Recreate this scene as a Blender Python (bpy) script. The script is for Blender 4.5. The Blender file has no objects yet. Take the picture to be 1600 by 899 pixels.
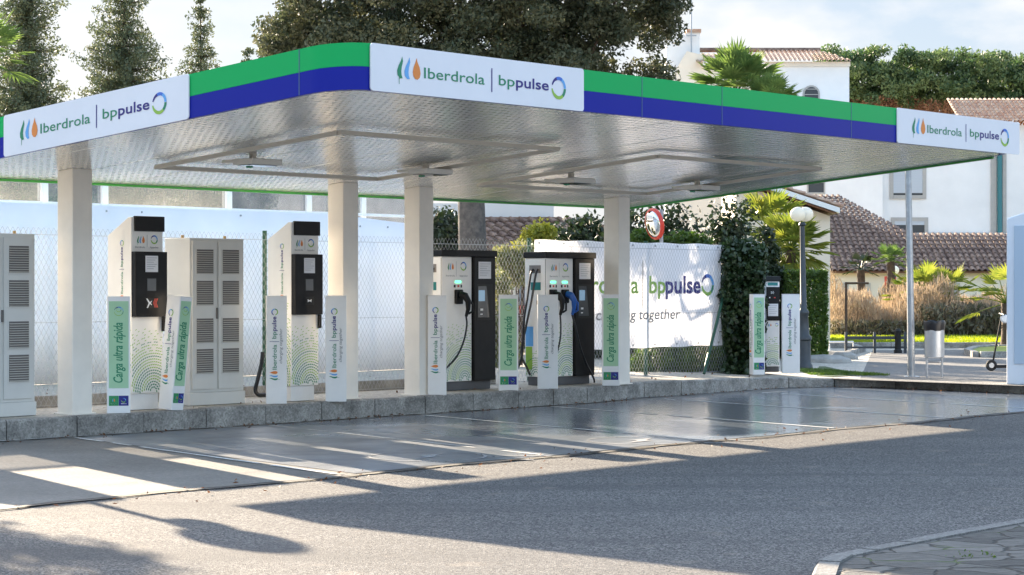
import bpy, math, random
import numpy as np
from mathutils import Vector, Matrix
R = math.radians
random.seed(7); rng = np.random.default_rng(7)
scene = bpy.context.scene
COL = scene.collection

# ------------------------------------------------------------------ camera
F = 3382.0                      # focal length in pixels of the 1600 px wide photograph
EYE = 1.75
cam = bpy.data.cameras.new('camera'); cam.lens = 36*F/1600; cam.sensor_width = 36
cam.clip_end = 2000; cam.clip_start = 0.1
camo = bpy.data.objects.new('camera', cam); COL.objects.link(camo)
camo.location = (0, 0, EYE); camo.rotation_euler = (R(90), 0, 0)
scene.camera = camo
# ------------------------------------------------------------------ sun, sky, exposure
SUN_EL = 18.3
sx, sy = -0.51, 0.86            # towards the sun, on the ground
az = math.atan2(sx, sy)
w = bpy.data.worlds.new('World'); scene.world = w; w.use_nodes = True
nt = w.node_tree; nt.nodes.clear()
def N(nt, t, **k):
    n = nt.nodes.new(t)
    for a, b in k.items(): setattr(n, a, b)
    return n
def mixc(nt, fac, a, b):
    m = N(nt, 'ShaderNodeMix', data_type='RGBA')
    for i, v in ((0, fac), (6, a), (7, b)):
        if hasattr(v, 'is_linked'): nt.links.new(v, m.inputs[i])
        elif i == 0: m.inputs[0].default_value = v
        else: m.inputs[i].default_value = (*v, 1) if len(v) == 3 else v
    return m.outputs[2]
sky = N(nt, 'ShaderNodeTexSky', sky_type='NISHITA', sun_disc=False)
sky.sun_elevation = R(SUN_EL); sky.sun_rotation = az; sky.air_density = 1.0; sky.dust_density = .8; sky.ozone_density = 1.4
tc = N(nt, 'ShaderNodeTexCoord')
mp = N(nt, 'ShaderNodeMapping'); mp.inputs['Scale'].default_value = (1, 1, 2.1); mp.inputs['Location'].default_value = (0.35, 0.2, 0.1)
nz = N(nt, 'ShaderNodeTexNoise'); nz.inputs['Scale'].default_value = 9.5; nz.inputs['Detail'].default_value = 8; nz.inputs['Roughness'].default_value = .52
rp = N(nt, 'ShaderNodeValToRGB'); rp.color_ramp.elements[0].position = .45; rp.color_ramp.elements[1].position = .60
nt.links.new(tc.outputs['Generated'], mp.inputs[0]); nt.links.new(mp.outputs[0], nz.inputs['Vector']); nt.links.new(nz.outputs[0], rp.inputs[0])
sz_ = N(nt, 'ShaderNodeSeparateXYZ'); nt.links.new(tc.outputs['Generated'], sz_.inputs[0])
hz_ = N(nt, 'ShaderNodeMapRange'); hz_.inputs[1].default_value = .135; hz_.inputs[2].default_value = .38; hz_.inputs[3].default_value = 0; hz_.inputs[4].default_value = 1; nt.links.new(sz_.outputs[2], hz_.inputs[0])
low = mixc(nt, hz_.outputs[0], (.050, .046, .040), (1.24, 1.10, .96))
mu_ = N(nt, 'ShaderNodeMix', data_type='RGBA', blend_type='MULTIPLY'); mu_.inputs[0].default_value = 1
nt.links.new(sky.outputs[0], mu_.inputs[6]); nt.links.new(low, mu_.inputs[7])
iv_ = N(nt, 'ShaderNodeMath', operation='MULTIPLY_ADD'); iv_.inputs[1].default_value = -.75; iv_.inputs[2].default_value = 1; nt.links.new(hz_.outputs[0], iv_.inputs[0])
hb_ = mixc(nt, hz_.outputs[0], (.66, .80, 1.02), (0, 0, 0))
ad_ = N(nt, 'ShaderNodeMix', data_type='RGBA', blend_type='ADD'); ad_.inputs[0].default_value = 1
nt.links.new(mu_.outputs[2], ad_.inputs[6]); nt.links.new(hb_, ad_.inputs[7])
cf_ = N(nt, 'ShaderNodeMath', operation='MULTIPLY'); nt.links.new(rp.outputs[0], cf_.inputs[0]); nt.links.new(iv_.outputs[0], cf_.inputs[1])
cc = mixc(nt, cf_.outputs[0], ad_.outputs[2], (1.40, 1.41, 1.42))
bg = N(nt, 'ShaderNodeBackground'); bg.inputs[1].default_value = 0.15
nt.links.new(cc, bg.inputs[0])
ow = N(nt, 'ShaderNodeOutputWorld'); nt.links.new(bg.outputs[0], ow.inputs[0])
sl = bpy.data.lights.new('sun', 'SUN'); sl.energy = 4.4; sl.angle = R(0.5); sl.color = (1, .83, .62)
so = bpy.data.objects.new('sun', sl); COL.objects.link(so)
ce = math.cos(R(SUN_EL)); hn = math.hypot(sx, sy)
so.rotation_euler = Vector((-sx/hn*ce, -sy/hn*ce, -math.sin(R(SUN_EL)))).to_track_quat('-Z', 'Y').to_euler()
so.location = (-20, 40, 20)
scene.view_settings.view_transform = 'Standard'; scene.view_settings.look = 'None'
scene.view_settings.exposure = 2.3; scene.view_settings.gamma = 1
scene.cycles.max_bounces = 7; scene.cycles.transparent_max_bounces = 12; scene.cycles.sample_clamp_indirect = 8

# ------------------------------------------------------------------ frame of the forecourt
AL = R(49.6); CU, SU = math.cos(AL), math.sin(AL)       # s runs along the kerb, t away from the road
def P(s, t, z=0): return Vector((CU*s - SU*t, SU*s + CU*t, z))
def ray(px, py): return Vector(((px-800)/F, 1, (449.5-py)/F))
def gz(px, py, z=0):
    r = ray(px, py); k = (z-EYE)/r.z; return Vector((r.x*k, r.y*k, z))
def at(px, py, Y):
    r = ray(px, py); return Vector((r.x*Y, Y, EYE+r.z*Y))
def st(px, t, py=449.5):
    r = ray(px, py); k = t/(-SU*r.x + CU*r.y)
    return (CU*r.x + SU*r.y)*k, EYE+r.z*k
CT0, CZ0, CSL = 20.6, EYE+1.40, 0.0876                 # the canopy slopes down to the back
def cz(t): return CZ0 - CSL*(t-CT0)
def cpt(px, py):
    r = ray(px, py); tt = -SU*r.x + CU*r.y
    k = (CZ0+CSL*CT0-EYE)/(r.z+CSL*tt)
    return (CU*r.x+SU*r.y)*k, tt*k
PZ = 0.25

# ------------------------------------------------------------------ materials
M = {}
def mat(name, col, rough=.5, metal=0, var=0, vscale=4, bump=0, bscale=60, spec=.5, col2=None, emis=None, coat=0, transl=0, alpha=None, vdetail=4):
    m = bpy.data.materials.new(name); m.use_nodes = True; nt = m.node_tree
    b = nt.nodes['Principled BSDF']; b.inputs['Roughness'].default_value = rough; b.inputs['Metallic'].default_value = metal
    b.inputs['Specular IOR Level'].default_value = spec; b.inputs['Coat Weight'].default_value = coat; b.inputs['Coat Roughness'].default_value = .08
    c = (*col, 1)
    b.inputs['Base Color'].default_value = c
    tc = N(nt, 'ShaderNodeTexCoord')
    cout = None
    if var or col2:
        nz = N(nt, 'ShaderNodeTexNoise'); nz.inputs['Scale'].default_value = vscale; nz.inputs['Detail'].default_value = vdetail; nz.inputs['Roughness'].default_value = .6
        nt.links.new(tc.outputs['Object'], nz.inputs['Vector'])
        r = N(nt, 'ShaderNodeValToRGB'); r.color_ramp.elements[0].position = .34; r.color_ramp.elements[1].position = .66
        a = tuple(max(0, x*(1-var)) for x in col); d = col2 or tuple(min(1, x*(1+var)) for x in col)
        if col2: a = col
        r.color_ramp.elements[0].color = (*a, 1); r.color_ramp.elements[1].color = (*d, 1)
        nt.links.new(nz.outputs[0], r.inputs[0]); nt.links.new(r.outputs[0], b.inputs['Base Color']); cout = r.outputs[0]
    if bump:
        nb = N(nt, 'ShaderNodeTexNoise'); nb.inputs['Scale'].default_value = bscale; nb.inputs['Detail'].default_value = 3
        nt.links.new(tc.outputs['Object'], nb.inputs['Vector'])
        bp = N(nt, 'ShaderNodeBump'); bp.inputs['Strength'].default_value = bump; bp.inputs['Distance'].default_value = .02
        nt.links.new(nb.outputs[0], bp.inputs['Height']); nt.links.new(bp.outputs[0], b.inputs['Normal'])
    if emis:
        b.inputs['Emission Color'].default_value = (*emis[0], 1); b.inputs['Emission Strength'].default_value = emis[1]
    o = nt.nodes['Material Output']
    if transl:
        tr = N(nt, 'ShaderNodeBsdfTranslucent')
        if cout: 
            hs = N(nt, 'ShaderNodeHueSaturation'); hs.inputs['Saturation'].default_value = 1.15; hs.inputs['Value'].default_value = 1.5
            nt.links.new(cout, hs.inputs['Color']); nt.links.new(hs.outputs[0], tr.inputs[0])
        else: tr.inputs[0].default_value = c
        mx = N(nt, 'ShaderNodeMixShader'); mx.inputs[0].default_value = transl
        nt.links.new(b.outputs[0], mx.inputs[1]); nt.links.new(tr.outputs[0], mx.inputs[2]); nt.links.new(mx.outputs[0], o.inputs[0])
    if alpha is not None:
        tp = N(nt, 'ShaderNodeBsdfTransparent'); mx = N(nt, 'ShaderNodeMixShader'); mx.inputs[0].default_value = alpha
        nt.links.new(tp.outputs[0], mx.inputs[1]); nt.links.new(b.outputs[0], mx.inputs[2]); nt.links.new(mx.outputs[0], o.inputs[0])
    M[name] = m; return m
mat('cream_paint', (.88, .82, .73), .45, var=.04, vscale=3, bump=.05, bscale=30)
mat('white_paint', (.82, .82, .82), .30, var=.03, vscale=2)
mat('warm_white', (.89, .87, .83), .32, var=.03, vscale=2)
mat('post_white', (.87, .865, .85), .32, var=.04, vscale=3)
mat('sign_white', (.80, .81, .86), .25, var=.02, vscale=2, coat=.3)
mat('kiosk_white', (.74, .78, .84), .35, var=.02)
mat('kiosk_blue', (.45, .55, .66), .3)
mat('black_plastic', (.009, .009, .010), .45, var=.2, vscale=8, spec=.25)
mat('dark_plinth', (.10, .10, .105), .6, var=.15)
mat('screen', (.09, .10, .11), .12)
mat('screen_blue', (.12, .20, .28), .15, emis=((.25, .4, .55), .12))
mat('led_green', (.05, .6, .25), .3, emis=((.1, .9, .4), .7))
mat('label_paper', (.78, .78, .80), .6)
mat('ink_grey', (.20, .21, .23), .6)
mat('ink_green', (.02, .24, .12), .5)
mat('ink_lime', (.30, .52, .07), .5)
mat('ink_blue', (.05, .17, .62), .5)
mat('ink_light_blue', (.13, .40, .78), .5)
mat('ink_navy', (.028, .02, .20), .5)
mat('ink_orange', (.78, .25, .05), .5)
mat('ink_red', (.55, .06, .04), .5)
mat('ink_teal', (.02, .22, .22), .5)
mat('ink_white', (.85, .85, .85), .5)
mat('post_green', (.40, .64, .40), .4, var=.05, vscale=2)
mat('sticker_green', (.03, .28, .10), .4)
mat('sticker_navy', (.015, .02, .22), .4)
mat('band_green', (.006, .42, .11), .34, coat=.05, spec=.15)
mat('band_blue', (.006, .016, .30), .34, coat=.05, spec=.15)
mat('joint_blue', (.05, .12, .22), .4)
mat('lip_green', (.05, .33, .06), .35)
mat('cabinet_grey', (.66, .65, .61), .5, var=.04, vscale=2, bump=.03, bscale=40)
mat('vent_dark', (.15, .14, .13), .6)
mat('vent_slat', (.55, .52, .47), .5)
mat('steel', (.50, .52, .55), .38, .85, var=.08, vscale=6)
mat('galv', (.36, .39, .42), .42, .75, var=.12, vscale=9)
mat('lamp_iron', (.045, .055, .065), .45, .3, var=.2)
mat('bag_black', (.012, .012, .015), .3)
mat('globe', (.80, .80, .74), .25, transl=.35)
mat('post_dark_green', (.01, .07, .035), .4)
mat('wire', (.42, .43, .45), .5, .3)
mat('tray_beige', (.62, .57, .49), .5)
mat('light_housing', (.70, .67, .61), .4)
mat('glass_dark', (.05, .055, .06), .06)
mat('hoarding', (.82, .83, .86), .6, var=.04, vscale=.7, transl=.07)
mat('banner_white', (.74, .74, .77), .55, var=.02, vscale=1.2, transl=.22)
mat('frame_white', (.80, .83, .84), .4)
mat('plastic_glazing', (.36, .35, .31), .25, col2=(.52, .49, .43), vscale=1.1, alpha=.42)
mat('glazing_dark', (.17, .19, .21), .12, col2=(.30, .31, .32), vscale=3, alpha=.55)
mat('render_white', (.80, .79, .77), .85, var=.04, vscale=.8, bump=.1, bscale=25)
mat('render_cream', (.78, .70, .58), .85, var=.05, vscale=.8)
mat('trim_grey', (.42, .40, .37), .8, var=.06)
mat('shutter', (.50, .54, .58), .5)
mat('teal_pipe', (.03, .17, .19), .4)
mat('wood_brown', (.16, .07, .035), .6, var=.2)
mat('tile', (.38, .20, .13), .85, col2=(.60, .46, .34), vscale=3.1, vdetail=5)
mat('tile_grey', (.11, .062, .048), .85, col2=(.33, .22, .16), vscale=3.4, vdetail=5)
mat('bark', (.07, .064, .062), .9, col2=(.14, .125, .115), vscale=9, bump=.9, bscale=22)
mat('bark_brown', (.09, .06, .04), .9, var=.3, vscale=10, bump=.6, bscale=20)
mat('leaf_conifer', (.045, .062, .032), .6, col2=(.13, .13, .07), vscale=1.6, transl=.25)
mat('leaf_spruce', (.055, .08, .045), .6, col2=(.16, .175, .09), vscale=1.9, transl=.22)
mat('leaf_pine', (.04, .08, .03), .6, col2=(.13, .18, .07), vscale=.8, transl=.3)
mat('leaf_pine_brown', (.12, .055, .03), .7, col2=(.20, .10, .05), vscale=1, transl=.2)
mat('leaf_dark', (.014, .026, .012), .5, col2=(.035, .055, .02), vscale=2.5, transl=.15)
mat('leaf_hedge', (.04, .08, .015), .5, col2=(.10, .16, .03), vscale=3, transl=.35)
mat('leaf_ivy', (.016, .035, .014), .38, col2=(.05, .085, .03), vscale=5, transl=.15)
mat('leaf_yellow', (.22, .24, .04), .5, col2=(.42, .40, .08), vscale=3, transl=.45)
mat('leaf_olive', (.12, .14, .05), .6, col2=(.28, .27, .12), vscale=4, transl=.35)
mat('leaf_palm', (.06, .11, .035), .75, spec=.2, col2=(.16, .22, .07), vscale=1.5, transl=.38)
mat('leaf_palm_yellow', (.09, .14, .03), .75, spec=.2, col2=(.24, .25, .06), vscale=2.5, transl=.38)
mat('dry_grass', (.22, .165, .11), .8, col2=(.42, .33, .24), vscale=1.3, transl=.3)
mat('dry_shrub', (.07, .075, .045), .8, col2=(.20, .17, .12), vscale=1.6, transl=.2)
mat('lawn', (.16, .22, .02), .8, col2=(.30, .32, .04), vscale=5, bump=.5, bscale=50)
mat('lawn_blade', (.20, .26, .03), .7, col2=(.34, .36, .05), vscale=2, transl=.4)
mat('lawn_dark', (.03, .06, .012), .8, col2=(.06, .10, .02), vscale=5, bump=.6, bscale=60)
mat('car_blue', (.02, .03, .06), .2, coat=1)
mat('car_glass', (.25, .30, .36), .08)
mat('tail_red', (.55, .01, .01), .2, emis=((.8, .02, .02), .15))
mat('rubber', (.015, .015, .015), .7)
mat('plate_white', (.7, .7, .7), .4)
mat('mirror', (.75, .78, .80), .04, 1)
mat('red_rim', (.62, .05, .03), .35)
mat('cable_black', (.01, .01, .012), .4)
mat('connector_blue', (.01, .10, .42), .35)
mat('brass', (.35, .25, .12), .4, .5)
mat('plug_grey', (.25, .22, .2), .5)
mat('stone', (.30, .29, .27), .9, var=.25, vscale=4, bump=.5, bscale=30)

def ground_mat(name, c1, c2, c3, sc, rough=.9, big=(.85, 1.12), bump=.35, bigscale=.35):
    m = bpy.data.materials.new(name); m.use_nodes = True; nt = m.node_tree; b = nt.nodes['Principled BSDF']
    tc = N(nt, 'ShaderNodeTexCoord')
    v = N(nt, 'ShaderNodeTexVoronoi'); v.inputs['Scale'].default_value = sc; nt.links.new(tc.outputs['Object'], v.inputs['Vector'])
    r = N(nt, 'ShaderNodeValToRGB'); e = r.color_ramp.elements; e[0].position = 0; e[0].color = (*c1, 1); e[1].position = 1; e[1].color = (*c3, 1)
    k = e.new(.5); k.color = (*c2, 1)
    sp = N(nt, 'ShaderNodeSeparateColor'); nt.links.new(v.outputs['Color'], sp.inputs[0]); nt.links.new(sp.outputs[0], r.inputs[0])
    n2 = N(nt, 'ShaderNodeTexNoise'); n2.inputs['Scale'].default_value = bigscale; n2.inputs['Detail'].default_value = 8; n2.inputs['Roughness'].default_value = .65
    nt.links.new(tc.outputs['Object'], n2.inputs['Vector'])
    mr = N(nt, 'ShaderNodeMapRange'); mr.inputs[1].default_value = .3; mr.inputs[2].default_value = .7; mr.inputs[3].default_value = big[0]; mr.inputs[4].default_value = big[1]
    nt.links.new(n2.outputs[0], mr.inputs[0])
    hs = N(nt, 'ShaderNodeHueSaturation'); nt.links.new(r.outputs[0], hs.inputs['Color']); nt.links.new(mr.outputs[0], hs.inputs['Value'])
    nt.links.new(hs.outputs[0], b.inputs['Base Color']); b.inputs['Roughness'].default_value = rough
    bp = N(nt, 'ShaderNodeBump'); bp.inputs['Strength'].default_value = bump; bp.inputs['Distance'].default_value = .01
    nt.links.new(v.outputs['Distance'], bp.inputs['Height']); nt.links.new(bp.outputs[0], b.inputs['Normal'])
    M[name] = m; return m
ground_mat('asphalt', (.012, .012, .014), (.080, .078, .079), (.26, .245, .225), 85, bump=.6)
ground_mat('drive_asphalt', (.07, .07, .07), (.13, .127, .122), (.20, .19, .175), 40)
ground_mat('pavement', (.28, .255, .21), (.42, .385, .33), (.54, .50, .43), 30)
ground_mat('kerb_stone', (.24, .23, .21), (.33, .315, .29), (.42, .40, .37), 50, bigscale=3.2, big=(.45, 1.25))
ground_mat('pale_kerb', (.13, .127, .12), (.185, .18, .17), (.25, .243, .23), 60, bigscale=2, big=(.8, 1.1))
ground_mat('concrete', (.15, .142, .13), (.18, .17, .155), (.22, .21, .19), 45, rough=.8, big=(.68, 1.12), bigscale=.5, bump=.15)
ground_mat('worn_white', (.20, .21, .22), (.30, .31, .32), (.40, .40, .41), 20)
ground_mat('salt_white', (.45, .44, .42), (.6, .6, .58), (.7, .7, .68), 40)

def road_wear():
    nt = M['asphalt'].node_tree; b = nt.nodes['Principled BSDF']; old = b.inputs['Base Color'].links[0].from_socket
    tc = N(nt, 'ShaderNodeTexCoord'); mp = N(nt, 'ShaderNodeMapping'); mp.inputs['Rotation'].default_value = (0, 0, -AL); mp.inputs['Scale'].default_value = (.10, 1.0, 1)
    nt.links.new(tc.outputs['Object'], mp.inputs[0])
    n = N(nt, 'ShaderNodeTexNoise'); n.inputs['Scale'].default_value = 1.1; n.inputs['Detail'].default_value = 5; nt.links.new(mp.outputs[0], n.inputs['Vector'])
    mr = N(nt, 'ShaderNodeMapRange'); mr.inputs[1].default_value = .50; mr.inputs[2].default_value = .68; mr.inputs[3].default_value = 0; mr.inputs[4].default_value = .62; nt.links.new(n.outputs[0], mr.inputs[0])
    c = mixc(nt, mr.outputs[0], old, (.055, .055, .056))
    n2 = N(nt, 'ShaderNodeTexNoise'); n2.inputs['Scale'].default_value = 2.3; n2.inputs['Detail'].default_value = 6; nt.links.new(tc.outputs['Object'], n2.inputs['Vector'])
    m2 = N(nt, 'ShaderNodeMapRange'); m2.inputs[1].default_value = .62; m2.inputs[2].default_value = .72; m2.inputs[3].default_value = 0; m2.inputs[4].default_value = .35; nt.links.new(n2.outputs[0], m2.inputs[0])
    c = mixc(nt, m2.outputs[0], c, (.24, .20, .16))
    nt.links.new(c, b.inputs['Base Color'])
road_wear()
def coating_mat():                                    # dark sealed floor of the bays, wet in places
    m = bpy.data.materials.new('bay_coating'); m.use_nodes = True; nt = m.node_tree; b = nt.nodes['Principled BSDF']
    tc = N(nt, 'ShaderNodeTexCoord')
    n1 = N(nt, 'ShaderNodeTexNoise'); n1.inputs['Scale'].default_value = .45; n1.inputs['Detail'].default_value = 7; n1.inputs['Roughness'].default_value = .6
    nt.links.new(tc.outputs['Object'], n1.inputs['Vector'])
    sx_ = N(nt, 'ShaderNodeSeparateXYZ'); nt.links.new(tc.outputs['Object'], sx_.inputs[0])
    mr = N(nt, 'ShaderNodeMapRange'); mr.inputs[1].default_value = 15; mr.inputs[2].default_value = 24; mr.inputs[3].default_value = -.22; mr.inputs[4].default_value = .22
    nt.links.new(sx_.outputs[0], mr.inputs[0])       # wetter towards the far end
    ad = N(nt, 'ShaderNodeMath', operation='ADD'); nt.links.new(n1.outputs[0], ad.inputs[0]); nt.links.new(mr.outputs[0], ad.inputs[1])
    wet = N(nt, 'ShaderNodeMapRange'); wet.inputs[1].default_value = .36; wet.inputs[2].default_value = .62; nt.links.new(ad.outputs[0], wet.inputs[0])
    rr = N(nt, 'ShaderNodeMapRange'); rr.inputs[3].default_value = .46; rr.inputs[4].default_value = .15; nt.links.new(wet.outputs[0], rr.inputs[0])
    nt.links.new(rr.outputs[0], b.inputs['Roughness'])
    n3 = N(nt, 'ShaderNodeTexNoise'); n3.inputs['Scale'].default_value = 1.6; n3.inputs['Detail'].default_value = 9; n3.inputs['Roughness'].default_value = .7
    nt.links.new(tc.outputs['Object'], n3.inputs['Vector'])
    c = N(nt, 'ShaderNodeValToRGB'); c.color_ramp.elements[0].position = .3; c.color_ramp.elements[1].position = .75
    c.color_ramp.elements[0].color = (.085, .10, .12, 1); c.color_ramp.elements[1].color = (.24, .26, .285, 1)
    nt.links.new(n3.outputs[0], c.inputs[0])
    dk = mixc(nt, wet.outputs[0], c.outputs[0], (.14, .165, .20)); nt.links.new(dk, b.inputs['Base Color'])
    b.inputs['Specular IOR Level'].default_value = .9
    n4 = N(nt, 'ShaderNodeTexNoise'); n4.inputs['Scale'].default_value = 6; n4.inputs['Detail'].default_value = 6
    m4 = N(nt, 'ShaderNodeMapping'); m4.inputs['Scale'].default_value = (.6, 1.6, 1); nt.links.new(tc.outputs['Object'], m4.inputs[0]); nt.links.new(m4.outputs[0], n4.inputs['Vector'])
    bp = N(nt, 'ShaderNodeBump'); bp.inputs['Strength'].default_value = .42; bp.inputs['Distance'].default_value = .02
    nt.links.new(n4.outputs[0], bp.inputs['Height']); nt.links.new(bp.outputs[0], b.inputs['Normal'])
    M['bay_coating'] = m
coating_mat()
def ceiling_mat():                                    # perforated ribbed metal panels
    m = bpy.data.materials.new('ceiling_panel'); m.use_nodes = True; nt = m.node_tree; b = nt.nodes['Principled BSDF']
    b.inputs['Metallic'].default_value = .45; b.inputs['Roughness'].default_value = .17
    tc = N(nt, 'ShaderNodeTexCoord')
    w1 = N(nt, 'ShaderNodeTexWave', wave_type='BANDS', bands_direction='X'); w1.inputs['Scale'].default_value = 3.2; w1.inputs['Distortion'].default_value = 0
    w2 = N(nt, 'ShaderNodeTexWave', wave_type='BANDS', bands_direction='Y'); w2.inputs['Scale'].default_value = 2.4; w2.inputs['Distortion'].default_value = 0
    nt.links.new(tc.outputs['Object'], w1.inputs['Vector']); nt.links.new(tc.outputs['Object'], w2.inputs['Vector'])
    mu = N(nt, 'ShaderNodeMath', operation='MULTIPLY'); nt.links.new(w1.outputs[1], mu.inputs[0]); nt.links.new(w2.outputs[1], mu.inputs[1])
    r = N(nt, 'ShaderNodeValToRGB'); r.color_ramp.elements[0].position = .55; r.color_ramp.elements[1].position = .8
    r.color_ramp.elements[0].color = (.92, .90, .86, 1); r.color_ramp.elements[1].color = (.52, .51, .48, 1)
    nt.links.new(mu.outputs[0], r.inputs[0])
    nt.links.new(r.outputs[0], b.inputs['Base Color'])
    bp = N(nt, 'ShaderNodeBump'); bp.inputs['Strength'].default_value = .22; bp.inputs['Distance'].default_value = .012
    nt.links.new(mu.outputs[0], bp.inputs['Height']); nt.links.new(bp.outputs[0], b.inputs['Normal'])
    M['ceiling_panel'] = m
ceiling_mat()
def crazy_mat():
    m = bpy.data.materials.new('crazy_paving'); m.use_nodes = True; nt = m.node_tree; b = nt.nodes['Principled BSDF']; b.inputs['Roughness'].default_value = .85
    tc = N(nt, 'ShaderNodeTexCoord'); mp = N(nt, 'ShaderNodeMapping'); mp.inputs['Scale'].default_value = (.95, 1.1, .01)
    nn = N(nt, 'ShaderNodeTexNoise'); nn.inputs['Scale'].default_value = 3
    nt.links.new(tc.outputs['Object'], nn.inputs['Vector'])
    mxx = N(nt, 'ShaderNodeMix', data_type='VECTOR'); mxx.inputs[0].default_value = .22
    nt.links.new(tc.outputs['Object'], mxx.inputs[4]); nt.links.new(nn.outputs['Color'], mxx.inputs[5])
    nt.links.new(mxx.outputs[1], mp.inputs[0])
    v = N(nt, 'ShaderNodeTexVoronoi', feature='DISTANCE_TO_EDGE'); v.inputs['Scale'].default_value = 3.4
    v2 = N(nt, 'ShaderNodeTexVoronoi'); v2.inputs['Scale'].default_value = 3.4
    nt.links.new(mp.outputs[0], v.inputs['Vector']); nt.links.new(mp.outputs[0], v2.inputs['Vector'])
    j = N(nt, 'ShaderNodeMapRange'); j.inputs[1].default_value = .008; j.inputs[2].default_value = .035; nt.links.new(v.outputs['Distance'], j.inputs[0])
    sp = N(nt, 'ShaderNodeSeparateColor'); nt.links.new(v2.outputs['Color'], sp.inputs[0])
    n2 = N(nt, 'ShaderNodeTexNoise'); n2.inputs['Scale'].default_value = 14; n2.inputs['Detail'].default_value = 8; nt.links.new(tc.outputs['Object'], n2.inputs['Vector'])
    ad = N(nt, 'ShaderNodeMath', operation='ADD'); nt.links.new(sp.outputs[0], ad.inputs[0]); nt.links.new(n2.outputs[0], ad.inputs[1])
    r = N(nt, 'ShaderNodeValToRGB'); e = r.color_ramp.elements; e[0].position = .3; e[0].color = (.05, .047, .043, 1); e[1].position = 1.0; e[1].color = (.17, .16, .145, 1)
    hv = N(nt, 'ShaderNodeMath', operation='MULTIPLY'); hv.inputs[1].default_value = .6; nt.links.new(ad.outputs[0], hv.inputs[0]); nt.links.new(hv.outputs[0], r.inputs[0])
    n3 = N(nt, 'ShaderNodeTexNoise'); n3.inputs['Scale'].default_value = 1.7; nt.links.new(tc.outputs['Object'], n3.inputs['Vector'])
    mo = N(nt, 'ShaderNodeValToRGB'); mo.color_ramp.elements[0].position = .58; mo.color_ramp.elements[0].color = (.025, .023, .02, 1); mo.color_ramp.elements[1].position = .66; mo.color_ramp.elements[1].color = (.07, .11, .02, 1)
    nt.links.new(n3.outputs[0], mo.inputs[0])
    mx = N(nt, 'ShaderNodeMix', data_type='RGBA'); nt.links.new(j.outputs[0], mx.inputs[0]); nt.links.new(mo.outputs[0], mx.inputs[6]); nt.links.new(r.outputs[0], mx.inputs[7])
    nt.links.new(mx.outputs[2], b.inputs['Base Color'])
    a2 = N(nt, 'ShaderNodeMath', operation='ADD'); nt.links.new(j.outputs[0], a2.inputs[0]); nt.links.new(n2.outputs[0], a2.inputs[1])
    bp = N(nt, 'ShaderNodeBump'); bp.inputs['Strength'].default_value = .8; bp.inputs['Distance'].default_value = .03
    nt.links.new(a2.outputs[0], bp.inputs['Height']); nt.links.new(bp.outputs[0], b.inputs['Normal'])
    M['crazy_paving'] = m
crazy_mat()

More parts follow.
